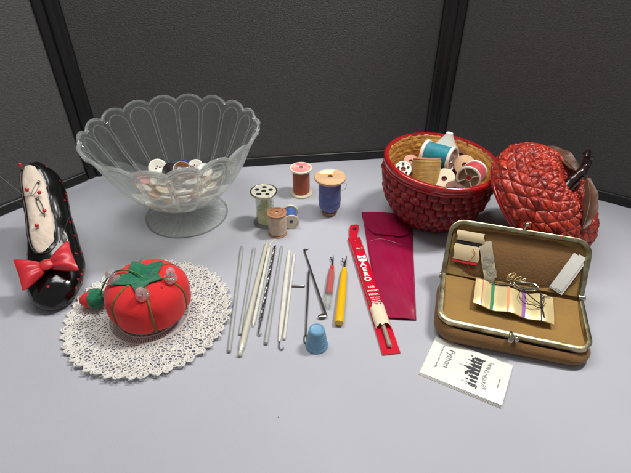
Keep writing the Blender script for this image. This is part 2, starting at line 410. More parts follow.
# ------------------------------------------------------------------ glass bowl
BC = (-14.2, 44.6)
def build_bowl():
    t = thing('footed_bowl', 'clear pressed glass bowl with scalloped rim on a ribbed foot', 'bowl', (BC[0], BC[1], 0))
    NP = 18
    prof = [(2.2, 2.0), (3.1, 2.3), (4.3, 3.1), (5.4, 4.3), (6.5, 5.9), (7.3, 7.4), (7.95, 8.7), (8.4, 9.6)]
    # smooth outer profile
    def P(u):
        x = u * (len(prof) - 1); i = min(int(x), len(prof) - 2); f = x - i
        p0, p1, p2, p3 = prof[max(i - 1, 0)], prof[i], prof[i + 1], prof[min(i + 2, len(prof) - 1)]
        return tuple(.5 * ((2 * b) + (c - a) * f + (2 * a - 5 * b + 4 * c - d) * f * f + (3 * b - a - 3 * c + d) * f ** 3) for a, b, c, d in zip(p0, p1, p2, p3))
    seg = NP * 26; nu = 84
    def flute(a): return abs(math.sin(NP * a / 2))          # 0 at the ribs, 1 mid petal
    outer = []; inner = []
    for i in range(nu):
        u = i / (nu - 1); r, z = P(u); th = .26 - .06 * u
        ro = []; ri = []
        for k in range(seg):
            a = 2 * PI * k / seg; fl = flute(a); amp = .16 * min(1, u * 2.2 + .1)
            lift = .62 * max(0, (u - .55) / .45) ** 2 * (fl ** .7)
            rr = r + amp * (fl ** .8 - .5) + .18 * max(0, (u - .85) / .15)
            edge = .11 * math.exp(-((u - 1) / .05) ** 2)
            sk = .105 * (1 - .25 * u); arch = .905 + .03 * fl; rib = .07 * max(math.exp(-((fl - sk) / .05) ** 2) * min(1, u * 5) * (1 if u < arch - .02 else 0), math.exp(-((u - arch) / .011) ** 2) * (1 if fl > sk else 0))
            ro.append(((rr + edge + .5 * rib) * math.cos(a), (rr + edge + .5 * rib) * math.sin(a), z + lift))
            r2 = rr - th - edge + rib * -1.0
            ri.append((r2 * math.cos(a), r2 * math.sin(a), z + lift + .05 + (.12 if i == 0 else 0) * 1.0 - .10 * max(0, (u - .9) / .1)))
        outer.append(ro); inner.append(ri)
    # floor of the bowl
    cen_i = [[(1.0 * math.cos(2 * PI * k / seg), 1.0 * math.sin(2 * PI * k / seg), 2.12) for k in range(seg)], [(.01 * math.cos(2 * PI * k / seg), .01 * math.sin(2 * PI * k / seg), 2.1) for k in range(seg)]]
    foot = []
    for r, z in [(2.15, 1.92), (1.75, 1.7), (1.75, 1.45), (2.3, 1.15), (3.2, .75), (4.1, .4), (4.45, .2), (4.45, .0), (4.2, 0.0), (3.9, .12), (2.8, .35), (.01, .5)]:
        ring = []
        for k in range(seg):
            a = 2 * PI * k / seg; rib = (.10 if 2.2 < r < 4.3 and z > .3 and z < 1.3 else 0) * math.cos(a * 36)
            rad = r + (.05 * math.cos(a * 36) if z in (.2, .4) else 0)
            ring.append((rad * math.cos(a), rad * math.sin(a), z + rib))
        foot.append(ring)
    bm = bm_new()
    rings = [[(.01 * math.cos(2 * PI * k / seg), .01 * math.sin(2 * PI * k / seg), 1.9) for k in range(seg)]] + outer + inner[::-1] + cen_i
    loft(bm, rings)
    def wall(u, a):
        r, z = P(u); fl = flute(a); amp = .16 * min(1, u * 2.2 + .1)
        lift = .62 * max(0, (u - .55) / .45) ** 2 * (fl ** .7); rr = r + amp * (fl ** .8 - .5) + .18 * max(0, (u - .85) / .15) - (.26 - .06 * u)
        return (rr * math.cos(a), rr * math.sin(a), z + lift + .04)
    obj('bowl_body', bm, M_glass, t)
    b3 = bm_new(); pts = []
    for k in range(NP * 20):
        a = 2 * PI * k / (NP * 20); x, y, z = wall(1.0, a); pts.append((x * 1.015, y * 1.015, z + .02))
    tube(b3, pts, .13, 8, loop=True); obj('rim_bead_glint', b3, M_glasslight, t)  # extra tube along the rim, whitened to paint its bright refracted line
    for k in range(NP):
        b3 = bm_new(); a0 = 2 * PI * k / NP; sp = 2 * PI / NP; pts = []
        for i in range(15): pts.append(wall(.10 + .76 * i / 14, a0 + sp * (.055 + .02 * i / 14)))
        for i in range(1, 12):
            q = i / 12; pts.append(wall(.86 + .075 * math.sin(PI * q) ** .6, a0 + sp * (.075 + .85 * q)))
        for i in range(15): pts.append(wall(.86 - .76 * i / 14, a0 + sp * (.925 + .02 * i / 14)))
        tube(b3, pts, .045, 6); obj('moulded_rib_glint', b3, M_glasslight, t)  # added tube on the petal outline; its pale colour paints the rib glints
    b2 = bm_new(); loft(b2, foot[::-1] + [[(.01 * math.cos(2 * PI * k / seg), .01 * math.sin(2 * PI * k / seg), 1.94) for k in range(seg)]]); obj('foot', b2, M_glasslight, t)
build_bowl()

# buttons heaped in the bowl
def button_bm(r, h, holes=4, rim=True):
    b = bm_new()
    lathe(b, [(.01, 0), (r * .8, 0), (r, h * .35), (r, h * .75), (r * .93, h), (r * .8, h * .98), (r * .66, h * .72), (.01, h * .66)], 28)
    for k in range(holes):
        a = 2 * PI * k / holes + .4; q = .22 * r if holes == 4 else .17 * r
        c = (q * math.cos(a), q * math.sin(a), h * .70)
        vs = [b.verts.new((c[0] + .09 * r * math.cos(2 * PI * j / 10), c[1] + .09 * r * math.sin(2 * PI * j / 10), c[2] + .004)) for j in range(10)]
        b.faces.new(vs).material_index = 1
    return b
BM = {k: mat('button_' + k, c, .3, var=.12, vscale=90, coat=.3) for k, c in dict(white=(232, 228, 216), cream=(226, 208, 172), pink=(222, 150, 140), peach=(226, 176, 130), dark=(34, 28, 26), blue=(30, 66, 150), grey=(120, 116, 108), navy=(24, 34, 66)).items()}
BM['tortoise'] = mat('button_tortoise', (128, 78, 34), .2, rgb2=(40, 22, 12), vscale=110, coat=.6)
def put_button(dx, dy, z, r, h, m, n, label, holes=4, group='buttons heaped in the glass bowl'):
    o = obj('button', button_bm(r, h, holes), [BM[m], M_dark], loc=(BC[0] + dx, BC[1] + dy, z), angle=40)
    o.rotation_euler = axes(n).to_euler(); tag(o, label, 'button', group)
top = [(-2.5, 1.0, 5.2, .98, .24, 'white', (.35, -.75, .55), 'large white button leaning at the left of the heap', 4),
       (-.95, .0, 5.5, .8, .24, 'dark', (-.3, -.6, .8), 'dark glossy button beside the large white one', 2),
       (-.5, .75, 5.5, .55, .2, 'navy', (.1, -.5, .9), 'small navy button at the back of the heap', 2),
       (.25, 1.0, 5.5, .62, .22, 'blue', (.1, -.6, .7), 'bright blue button at the back of the heap', 2),
       (.35, -.1, 5.65, .92, .26, 'tortoise', (.15, -.5, .9), 'brown tortoiseshell button on top of the heap', 2),
       (1.3, -.1, 5.45, .66, .2, 'tortoise', (.3, -.4, .9), 'smaller brown marbled button right of the big one', 2),
       (1.5, 1.05, 5.3, .85, .22, 'white', (-.1, -.6, .75), 'white button at the back right of the heap', 4),
       (2.55, .6, 5.2, .72, .2, 'white', (.2, -.5, .85), 'smaller white button at the right end of the heap', 4),
       (-1.5, -1.0, 5.0, .6, .2, 'grey', (0, -.3, 1), 'grey button at the front left of the heap', 4)]
for dx, dy, z, r, h, m, n, lb, ho in top: put_button(dx, dy, z, r, h, m, n, lb, ho)
rb = random.Random(5)
for ring, (z, rad, cnt) in enumerate([(2.55, 1.0, 4), (2.95, 2.0, 7), (3.4, 2.9, 11), (3.95, 3.55, 13), (4.45, 3.9, 14), (4.0, 1.9, 7), (4.5, 2.6, 8), (4.45, .9, 4), (4.85, 1.9, 7)]):
    for k in range(cnt):
        a = 2 * PI * k / cnt + ring * .7 + rb.uniform(-.1, .1)
        m = rb.choice(['cream', 'cream', 'white', 'white', 'cream', 'peach', 'white', 'grey', 'white'])
        x, y = rad * math.cos(a), rad * math.sin(a)
        if z == 4.45 and rad > 3: m = 'pink' if (x < -2.2 or x > 3.2) and rb.random() < .3 else m
        if (z > 4.3 and y > .7) or (z > 3.8 and y > 1.9): continue
        n = (-.55 * math.cos(a) * (rad / 3) + rb.uniform(-.2, .2), -.55 * math.sin(a) * (rad / 3) + rb.uniform(-.2, .2), 1)
        put_button(x, y, z + rb.uniform(-.05, .1), rb.uniform(.55, .8), .2, m, n, f"{dict(white='white', cream='cream', pink='pink', peach='peach', grey='grey')[m]} button seen blurred through the {'left' if x < -1.6 else 'right' if x > 1.6 else 'front'} glass side, {'upper' if z > 4.2 else 'middle' if z > 3.2 else 'lowest'} layer", rb.choice([2, 4]), 'pale buttons deep in the glass bowl')

# ------------------------------------------------------------------ doily
DC = (-14.3, 29.45)
def build_doily():
    bm = bm_new(); rd = random.Random(3)
    def zz(x, y):
        r = math.hypot(x, y); a = math.atan2(y, x)
        return .07 + max(0, (r - 5) / 2.2) ** 2 * (.16 + .12 * math.sin(3 * a + 1) + .22 * max(0, math.cos(a + 1.1)))
    def curl(cx, cy, size, rot, turns=1.6, hand=1, r=.07):
        pts = []; n = int(15 * turns)
        for k in range(n + 1):
            u = k / n; a = rot + hand * 2 * PI * turns * u; q = size * (1 - .78 * u)
            x, y = cx + q * math.cos(a), cy + q * math.sin(a); pts.append((x, y, zz(x, y)))
        tube(bm, pts, r, 5, flat=.8)
    def ringline(r, amp=0, n=0, rr=.06, seg=180):
        pts = []
        for k in range(seg):
            a = 2 * PI * k / seg; q = r + amp * abs(math.sin(n * a / 2)) if n else r
            pts.append((q * math.cos(a), q * math.sin(a), zz(q * math.cos(a), q * math.sin(a))))
        tube(bm, pts, rr, 5, loop=True, flat=.8)
    # centre mesh
    for r in (.5, 1.0, 1.5, 2.0, 2.4): ringline(r, seg=60)
    for k in range(36):
        a = 2 * PI * k / 36; tube(bm, [(.5 * math.cos(a), .5 * math.sin(a), .06), (2.7 * math.cos(a), 2.7 * math.sin(a), .06)], .05, 4)
    ringline(2.7, rr=.08); ringline(3.45, rr=.09)
    for k in range(96):          # ladder of short bars round the middle
        a = 2 * PI * k / 110; c, s = math.cos(a), math.sin(a)
        tube(bm, [(2.7 * c, 2.7 * s, .07), (3.45 * c, 3.45 * s, .07)], .06, 4)
    r = 3.78; row = 0
    while r < 6.75:
        size = .30; n = int(2 * PI * r / (size * 1.86))
        for k in range(n):
            a = 2 * PI * (k + .5 * (row % 2)) / n + rd.uniform(-.01, .01)
            curl(r * math.cos(a), r * math.sin(a), size * rd.uniform(.95, 1.12), a + rd.choice([0, PI / 2, PI, 1.0]) + rd.uniform(-.4, .4), rd.choice([1.1, 1.5, 1.8]), rd.choice([1, -1]))
        r += size * 1.62; row += 1
    n = 46                        # bigger curls make the scalloped edge
    for k in range(n):
        a = 2 * PI * k / n; curl(6.86 * math.cos(a), 6.86 * math.sin(a), .43, a + rd.uniform(-.3, .3), 1.9, 1 if k % 2 else -1, .085)
    o = obj('lace_doily', bm, M_lace, loc=(DC[0], DC[1], 0)); o.scale = (.97, .97, 1)
    tag(o, 'round white lace doily with curled openwork under the tomato pincushion', 'doily')
build_doily()

# ------------------------------------------------------------------ tomato pincushion
TC = (-14.0, 29.6)
def build_tomato():
    t = thing('tomato_pincushion', 'red tomato pincushion with green felt leaves and a strawberry on a cord', 'pincushion', (TC[0], TC[1], .11))
    NB = 6; ph0 = R(-68)
    def surf(th, a, off=0):      # th from the top pole
        c = abs(math.cos(NB * (a - ph0) / 2)); groove = 1 - .055 * (c ** 10) * math.sin(th) ** .6
        x = math.sin(th); z = math.cos(th)
        r = 3.42 * (abs(x) ** .86) * groove
        zz = 2.15 + 2.15 * math.copysign(abs(z) ** (.72 if z > 0 else .5), z) * (.97 + .03 * groove)
        if z > 0: zz -= .5 * math.exp(-(r / 1.0) ** 2)
        k = 1 + off / 3.2
        lump = .06 * noise.noise(Vector((math.cos(a) * 2, math.sin(a) * 2, th * 2))) + .05 * math.exp(-(th / .55) ** 2) * math.sin(a * 17 + 2 * math.sin(a * 5)) + .025 * noise.noise(Vector((math.cos(a) * 7, math.sin(a) * 7, th * 3)))
        return Vector(((r + lump) * math.cos(a) * k, (r + lump) * math.sin(a) * k, max(0, zz) + off * (1 if z > .1 else 0)))
    bm = bm_new(); rings = []
    for i in range(56):
        th = PI * (i + .2) / 56.4
        rings.append([surf(th, 2 * PI * k / 120) for k in range(120)])
    loft(bm, rings); body = obj('cushion_body', bm, M_tomato, t)
    for j in range(NB):
        a = ph0 + 2 * PI * j / NB; b = bm_new()
        tube(b, [surf(.12 + 2.35 * k / 30, a, .03) for k in range(31)], .09, 8, flat=.8); obj('cord_band', b, M_cord, t)
    # felt star of leaves
    bm = bm_new()
    nl = 5
    for j in range(nl):
        a0 = R(200) + 2 * PI * j / nl; ln = [2.6, 2.0, 1.75, 2.2, 2.3][j]
        def fn(u, v, a0=a0, ln=ln):
            w = .95 * math.sin(PI * min(1, (u * .86 + .14))) ** .8 * (1 - u * .55); q = (v - .5) * 2 * w
            x = u * ln * math.cos(a0) - q * math.sin(a0); y = u * ln * math.sin(a0) + q * math.cos(a0)
            rr = math.hypot(x, y); th = min(1.2, (min(rr, 3.3) / 3.5) ** (1 / .86)); th = math.asin(min(.99, th))
            p = surf(th, math.atan2(y, x)); return (x, y, p.z + .10 + .10 * u * u + .07 * noise.noise(Vector((x * 1.6, y * 1.6, j))))
        sheet(bm, 12, 8, fn, .1)
    ball(bm, (0, 0, 3.95), .45, sq=(1, 1, .4)); obj('leaf_crown', bm, M_felt, t, smooth=False)
    # strawberry emery on a cord (it hangs from the same thing)
    sx, sy = -5.3, .75
    b = bm_new(); Ms = Matrix.Translation((sx, sy, .85)) @ Matrix.Rotation(R(12), 4, 'Z') @ Matrix.Rotation(R(-90), 4, 'Y')
    lathe(b, [(.01, -.75), (.45, -.7), (.78, -.3), (.82, .1), (.62, .6), (.3, .98), (.01, 1.1)], 28, M=Ms)
    sb = obj('strawberry', b, M_tomato, t)
    b = bm_new(); Mc = Ms @ Matrix.Translation((0, 0, -.22))
    ball(b, (0, 0, 0), .93, sq=(1, 1, .86), M=Mc, seg=24, fn=lambda d: 1 + .16 * noise.noise(d * 3) + .04 * math.sin(6 * math.atan2(d.y, d.x)))
    obj('strawberry_cap', b, M_felt, sb)
    b = bm_new(); pts = []
    P0, P1, P2, P3 = Vector((sx + .75, sy, 1.1)), Vector((-3.6, .7, 3.6)), Vector((-2.0, .9, 5.2)), Vector((.1, -.1, 4.05))
    for k in range(25):
        u = k / 24; pts.append(P0 * (1 - u) ** 3 + 3 * P1 * u * (1 - u) ** 2 + 3 * P2 * u * u * (1 - u) + P3 * u ** 3)
    tube(b, pts, .07, 7); obj('hanging_cord', b, M_gcord, t)
    # clear glass headed pins
    G = 'clear bead pins stuck in the tomato'
    for (x, y, z, dv, lb) in [(.55, -2.0, 3.74, (0.0, -.35, 1), 'clear double bead pin at the front middle of the tomato'),
                             (-2.05, -.45, 3.78, (-.45, .1, 1), 'clear double bead pin at the left shoulder of the tomato, by the cord'),
                             (2.3, -.35, 3.85, (.1, .12, 1), 'clear double bead pin at the right, over the felt leaf tip')]:
        q = thing('bead_pin', lb, 'pin', (TC[0] + x, TC[1] + y, z + .13), group=G, mtx=axes(dv))
        b = bm_new(); tube(b, [(0, 0, -.9), (0, 0, 1.0)], .03, 6); obj('shaft', b, M_steel, q)
        b = bm_new(); lathe(b, [(.01, .02), (.36, .06), (.54, .3), (.52, .5), (.24, .68), (.01, .7)], 20); obj('lower_bead', b, M_bead, q)
        b = bm_new(); ball(b, (0, 0, 1.0), .36, seg=18); obj('upper_bead', b, M_bead, q)
    b = bm_new(); ball(b, (0, 0, 0), .17, seg=12)
    o = obj('pin_head', b, mat('maroon_bead', (60, 8, 20), .25), loc=(TC[0] + 1.75, TC[1] - 1.15, 3.98)); tag(o, 'single dark red pin head pushed into the tomato top', 'pin')
build_tomato()

# ------------------------------------------------------------------ spools
def spool(label, loc, r, h, mth, mfl, rth=None, ft=.25, rb_=None, hole=.28, axis=(0, 0, 1), group=None, topmat=None, label_pat=None, wind=None, z0=None, mfl2=None, cup=0, xax=None):
    rth = rth or r * .78; rb_ = rb_ or r
    t = thing('thread_spool', label, 'spool', loc, group=group, mtx=axes(axis, xax))
    b = bm_new()
    lathe(b, [(hole, h), (hole, h - ft), (r * .95, h - ft * 1.0), (r, h - ft * .7), (r, h - ft * .2), (r * .95, h), (hole + cup, h), (hole, h)] if not cup else
             [(hole, h - cup), (hole, h - ft - .1), (r * .95, h - ft), (r, h - ft * .7), (r, h - ft * .1), (r * .95, h), (r * .86, h), (r * .8, h - cup), (hole, h - cup)], 40)
    obj('top_flange', b, topmat or mfl, t, angle=35)
    b = bm_new(); lathe(b, [(hole, 0), (rb_ * .95, 0), (rb_, ft * .2), (rb_, ft * .7), (rb_ * .95, ft), (hole, ft), (hole, 0)], 40); obj('bottom_flange', b, mfl2 or mfl, t, angle=35)
    b = bm_new(); lathe(b, [(hole, ft * .5), (hole + .12, ft * .5), (hole + .12, h - ft * .9), (hole, h - ft * .9), (hole, ft * .5)], 24); obj('core', b, mfl, t)
    b = bm_new()
    w_ = wind or [(.0, .93), (.06, 1), (.5, 1.01), (.94, 1), (1, .93)]
    za, zb = ft + .01, h - ft - .01
    n = 46; prof = [(hole + .1, za)]
    for i in range(n + 1):
        u = i / n; prof.append((rth * lerp_tab(w_, u) + .005 * math.sin(i * 2.1) + .004 * math.sin(i * 5.3), za + (zb - za) * u))
    prof.append((hole + .1, zb)); lathe(b, prof, 40); th = obj('thread', b, mth, t)
    if label_pat:
        for nm, m, pr in label_pat: 
            b = bm_new(); pr(b, h); obj(nm, b, m, t)
    return t
T_brown = thread('thread_rust', (170, 76, 38)); T_blue = thread('thread_slate_blue', (84, 94, 156)); T_beige = thread('thread_beige', (206, 180, 156))
T_cobalt = thread('thread_cobalt', (34, 82, 158)); T_yellow = thread('thread_pale_yellow', (236, 234, 176)); T_teal = thread('thread_teal', (0, 128, 144))
T_gold = thread('thread_gold', (176, 138, 66)); T_red = thread('thread_red', (196, 34, 50)); T_dred = thread('thread_dark_red', (112, 20, 22)); T_tan = thread('thread_tan', (150, 104, 58))
M_pink = mat('pink_paper', (214, 40, 110), .5, rgb2=(236, 190, 170), vscale=110)
M_clear = milky(glass('clear_plastic', (240, 246, 240), .08, 1.3), .3, clear=.45)
def pat_pink(b, h):
    lathe(b, [(.36, h + .004), (1.08, h + .004), (1.08, h + .02), (.36, h + .02), (.36, h + .004)], 32)
def pat_holes(rad, rr, n, extra=None):
    def f(b, h):
        for k in range(n):
            a = 2 * PI * k / n + .3
            o = [(rad * math.cos(a) + rr * (1 + .3 * math.sin(k * 3)) * math.cos(q * PI / 5) , rad * math.sin(a) + rr * .8 * math.sin(q * PI / 5)) for q in range(10)]
            prism(b, o, h + .004, h + .014)
    return f
def pat_sector(b, h):
    o = [(.2, .38), (.5, 1.35), (-.55, 1.3), (-1.25, .72), (-.9, .4)]
    prism(b, o, h + .004, h + .02)
def pat_text(r, sz):
    def f(b, h):
        for k in range(22):
            a = 2 * PI * k / 22
            if k % 7 == 3: continue
            M = Matrix.Translation((r * math.cos(a), r * math.sin(a), h + .008)) @ Matrix.Rotation(a, 4, 'Z')
            box(b, (0, 0, 0), (sz, sz * .35, .008), M=M); box(b, (sz * .3, sz * .3, 0), (sz * .3, sz * .6, .0084), M=M)
    return f
spool('spool of rust brown thread with pink paper label, standing at the back', (-1.65, 48.9, 0), 1.3, 3.45, T_brown, M_ivory, .98, label_pat=[('paper_label', M_pink, pat_pink)])
spool('large wooden spool of slate blue thread, tallest of the standing spools', (1.55, 44.9, 0), 1.68, 4.65, T_blue, M_wood, 1.18, ft=.34, rb_=.85,
      wind=[(0, .62), (.1, .9), (.2, 1.02), (.32, 1.0), (.36, 1.05), (.62, 1.0), (.66, 1.04), (.9, .98), (1, .9)], label_pat=[('paper_label', mat('cream_label', (236, 218, 184), .6), pat_sector)], mfl2=M_wood2)
spool('small tan wooden spool of beige thread, nearest of the standing spools', (-3.95, 41.1, 0), 1.0, 2.65, T_beige, M_wood2, .93, ft=.14, hole=.2, label_pat=[('stamped_ring', mat('brown_stamp', (104, 62, 40), .7), pat_text(.66, .16))])
spool('clear spool with silver edged white top and pale yellow thread', (-5.35, 43.0, 0), 1.33, 4.0, T_yellow, M_clear, .8, ft=.28, topmat=mat('white_tin', (222, 218, 200), .3, metal=.2),
      wind=[(0, 1.08), (.5, 1.04), (.54, .5), (1, .48)],
      label_pat=[('clear_barrel', M_clear, lambda b, h: lathe(b, [(.82, .3), (.95, .3), (.95, h - .3), (.82, h - .3), (.82, .3)], 40)), ('cutout_mark', M_dark, pat_holes(.74, .26, 5)), ('centre_hole', M_dark, lambda b, h: lathe(b, [(.01, h + .004), (.22, h + .004), (.22, h + .012), (.01, h + .012)], 20)), ('metal_edge', M_nickel, lambda b, h: tube(b, [(1.34 * math.cos(a * PI / 20), 1.34 * math.sin(a * PI / 20), h - .05) for a in range(40)], .09, 8, loop=True))])
b = bm_new(); pts = [(1.0, .2, 3.6), (1.35, .0, 3.9), (1.75, -.1, 3.7), (1.7, -.15, 3.2), (1.3, -.1, 2.9)]
tube(b, [Vector(p) for p in pts], .022, 5); tag(obj('loose_thread', b, T_blue, loc=(1.55, 44.9, 0)), 'loose loop of blue thread sticking out of the big wooden spool', 'thread')
# small bobbin lying on its side
spool('small white spool of cobalt blue thread lying on its side', (-2.75, 43.9, .86), .86, 2.1, T_cobalt, M_ivory, .66, ft=.2, hole=.2, axis=(.10, -1, 0.0), cup=.08)
# loose thread tail under the beige spool
b = bm_new(); tube(b, [(0, 0, .05), (-.35, -.6, .06), (-.75, -1.3, .05), (-.7, -1.8, .05)], .05, 6)
tag(obj('thread_scrap', b, M_ivory, loc=(-4.1, 40.0, 0)), 'short cream thread scrap on the table below the beige spool', 'thread')

# ------------------------------------------------------------------ rods, hooks and needles
def lay(name, label, cat, p0, p1, z0=0, z1=0, group=None):
    a = Vector((p0[0], p0[1], z0)); c = Vector((p1[0], p1[1], z1)); d = c - a
    o = bpy.data.objects.new(name, None); col.objects.link(o); o.location = a * S; o.empty_display_size = .01
    o.rotation_euler = Matrix((d.normalized(), Vector((0, 0, 1)).cross(d).normalized(), d.cross(Vector((0, 0, 1)).cross(d)).normalized())).transposed().to_euler()
    tag(o, label, cat, group); return o, d.length
def rod_bm(L, r, r1=None, hook=True, pointed=False, n=20, twist=0, flat=1, M=None):
    b = bm_new(); r1 = r1 or r; pts = []; rad = []
    for k in range(n + 1):
        u = k / n; x = u * (L - (1.0 if hook else .0)); pts.append((x, 0, 0)); rad.append(r1 + (r - r1) * u)
    rad[0] *= .55; pts.insert(1, (r * .5, 0, 0)); rad.insert(1, r1)
    if hook:
        for x, q, dz in ((L - .75, .75, 0), (L - .5, .6, -.1), (L - .3, .62, -.1), (L - .15, .85, 0), (L - .04, .6, 0), (L, .2, 0)): pts.append((x, 0, dz * r)); rad.append(r * q)
    elif pointed: pts.append((L + .5, 0, 0)); rad.append(.02)
    else: pts.append((L + r * .4, 0, 0)); rad.append(r * .5)
    tube(b, pts, rad, 14, flat=flat)
    if hook: tube(b, [(L - .12, 0, r * .3), (L - .25, 0, r * .75), (L - .42, 0, r * .95)], [r * .5, r * .38, r * .12], 8)
    return b
HG = 'crochet hooks and needles laid out in a row'
M_pearl = mat('pearly_bone_plastic', (212, 208, 188), .22, coat=.6, var=.06, vscale=15, metal=.15)
M_bone = mat('bone', (212, 209, 196), .4, var=.08, vscale=25, stretch=(6, 1, 1))
def one_rod(name, label, cat, p0, p1, r, m, **k):
    t, L = lay(name, label, cat, p0, p1, k.pop('z0', r), k.pop('z1', r), group=HG)
    obj('shaft', rod_bm(L, r, **k), m, t); return t, L
one_rod('knitting_needle', 'grey needle, leftmost of the laid out row', 'needle', (-7.4, 38.6), (-6.85, 25.3), .155, M_alu, hook=False)
one_rod('crochet_hook', 'thin grey hook between the leftmost needle and the pearly hook', 'crochet hook', (-6.15, 38.4), (-6.22, 27.1), .12, M_alu, hook=False, r1=.17)
t, L = one_rod('crochet_hook', 'thickest pearly yellow hook, just below the beige spool', 'crochet hook', (-4.93, 39.3), (-5.95, 24.8), .24, M_pearl, r1=.17)
one_rod('knitting_needle', 'bone coloured needle close on the right of the pearly hook', 'needle', (-4.65, 38.4), (-5.2, 28.4), .15, M_bone, hook=False, pointed=True)
# twisted dark hook
t, L = lay('crochet_hook', 'dark steel hook with a twisted wire handle', 'crochet hook', (-4.1, 38.7), (-4.72, 27.0), .17, .17, HG)
b = bm_new()
for ph in (0, PI):
    tube(b, [(x * (L - 1.6) / 120, .075 * math.cos(x * .62 + ph), .075 * math.sin(x * .62 + ph)) for x in range(121)], .085, 6)
obj('twisted_handle', b, M_dsteel, t)
b = bm_new(); tube(b, [(L - 1.7, 0, 0), (L - .4, 0, 0), (L - .1, 0, 0), (L, .1, 0), (L - .03, .22, 0), (L - .2, .26, 0)], [.1, .07, .06, .055, .05, .03], 8); obj('hook_tip', b, M_steel, t)
one_rod('crochet_hook', 'plain grey aluminium rod right of the twisted hook', 'crochet hook', (-3.4, 38.7), (-4.0, 26.1), .165, M_alu, hook=False, r1=.13)
t, L = lay('crochet_hook', 'flat bone handled hook with a bent wire tip', 'crochet hook', (-2.62, 38.0), (-2.95, 25.6), .14, .14, HG)
b = bm_new(); tube(b, [(0, 0, 0), (.2, 0, 0), (L * .3, 0, 0), (L * .8, 0, 0), (L - 1.0, 0, 0), (L - .7, 0, 0)], [.1, .17, .21, .19, .12, .06], 12, flat=.65); obj('handle', b, M_bone, t)
b = bm_new(); tube(b, [(L - 1.2, 0, 0), (L - .4, 0, 0), (L - .15, .03, 0), (L + .02, .12, 0), (L + .08, .28, 0), (L - .02, .38, 0), (L - .18, .36, 0)], .05, 8); obj('wire_tip', b, M_dsteel, t)
t, L = lay('latch_tool', 'slim pale rod with a short grey peg sticking out sideways', 'tool', (-2.1, 37.5), (-2.55, 26.6), .12, .12, HG)
obj('shaft', rod_bm(L, .12, hook=False), M_bone, t)
b = bm_new(); tube(b, [(L * .42, .1, 0), (L * .42, 1.25, 0), (L * .42, 1.32, 0)], [.11, .11, .06], 10, M=None); obj('side_peg', b, M_dsteel, t)
# the two thin steel tools crossing in a V
t, L = lay('latch_hook', 'thin steel rod with a bent top and a latch, leaning to the right', 'latch hook', (-1.15, 38.2), (.92, 29.0), .10, .26, 'pair of thin steel tools by the thimble')
b = bm_new(); tube(b, [(-.05, .45, 0), (.0, .25, 0), (.02, 0, 0), (.4, 0, 0), (L * .5, 0, 0), (L, 0, 0)], [.06, .08, .1, .09, .09, .11], 10); obj('shaft', b, M_dsteel, t)
b = bm_new(); ball(b, (L - .1, -.3, 0), .42, sq=(.55, 1, .22), seg=16); obj('latch', b, M_dsteel, t)
t, L = lay('latch_hook', 'thin steel rod with an eyelet end, ending left of the thimble', 'latch hook', (-.62, 35.0), (-.82, 26.2), .27, .09, 'pair of thin steel tools by the thimble')
b = bm_new(); tube(b, [(0, 0, 0), (.3, 0, 0), (L * .5, 0, 0), (L - .9, 0, 0)], [.05, .085, .09, .08], 10)
pts = [(L - .45 + .45 * math.cos(a * PI / 10), .13 * math.sin(a * PI / 10), 0) for a in range(20)]; tube(b, pts, .06, 6, loop=True); obj('shaft', b, M_dsteel, t)

# thimble
b = bm_new()
t = thing('thimble', 'pale blue plastic thimble standing on the table', 'thimble', (.1, 26.05, 0))
def thf(r, z, a): return (r + (-.045 * max(0, math.cos(a * 24) * math.cos(z * 26)) if .35 < z < 1.75 and r > .5 else 0), z)
prof = [(.80, .02), (.90, .0), (.93, .08), (.90, .2), (.86, .28)] + [(.86 - .22 * (k / 44) ** 1.1, .3 + 1.5 * k / 44) for k in range(45)] + [(.60, 1.92), (.5, 1.98), (.45, 1.93), (.3, 1.90), (.01, 1.89)]
inner = [(.01, 1.8), (.5, 1.78), (.56, 1.6), (.78, .2), (.80, .02)]
lathe(b, (inner[::-1][:1] + prof + inner), 240, fn=thf); obj('cap', b, mat('pale_blue_plastic', (112, 158, 188), .45, var=.05, vscale=40), t)

# ------------------------------------------------------------------ seam rippers
M_redpl = mat('red_plastic', (206, 38, 36), .25, coat=.4)
t, L = lay('seam_ripper', 'small seam ripper with red handle in a clear cap', 'seam ripper', (1.0, 30.0), (1.78, 37.2), .36, .2)
b = bm_new(); tube(b, [(0, 0, 0), (.05, 0, 0), (.3, 0, 0), (3.6, 0, 0), (4.6, 0, 0), (5.0, 0, 0)], [.2, .33, .36, .35, .3, .18], 20); obj('clear_barrel', b, M_clear, t)
b = bm_new(); tube(b, [(1.7, 0, 0), (1.8, 0, 0), (4.0, 0, 0), (4.7, 0, 0), (5.5, 0, 0), (5.6, 0, 0)], [.12, .24, .25, .24, .2, .1], 16); obj('handle', b, M_redpl, t)
b = bm_new(); tube(b, [(5.5, 0, 0), (6.4, 0, 0), (L, .02, 0)], [.09, .08, .02], 8); tube(b, [(6.3, 0, 0), (6.55, .2, 0), (6.8, .24, 0)], [.06, .05, .04], 6); ball(b, (6.85, .24, 0), .08, seg=8); obj('fork', b, M_dsteel, t)
t, L = lay('seam_ripper', 'larger seam ripper with a plain yellow handle', 'seam ripper', (1.95, 28.0), (2.95, 37.0), .42, .3)
b = bm_new(); tube(b, [(0, 0, 0), (.06, 0, 0), (.25, 0, 0), (.8, 0, 0), (.85, 0, 0), (3.8, 0, 0), (4.4, 0, 0), (6.2, 0, 0), (7.1, 0, 0), (7.15, 0, 0)], [.2, .36, .4, .41, .39, .39, .35, .31, .22, .1], 20, flat=.85); obj('handle', b, mat('yellow_plastic', (224, 176, 12), .35, coat=.2), t)
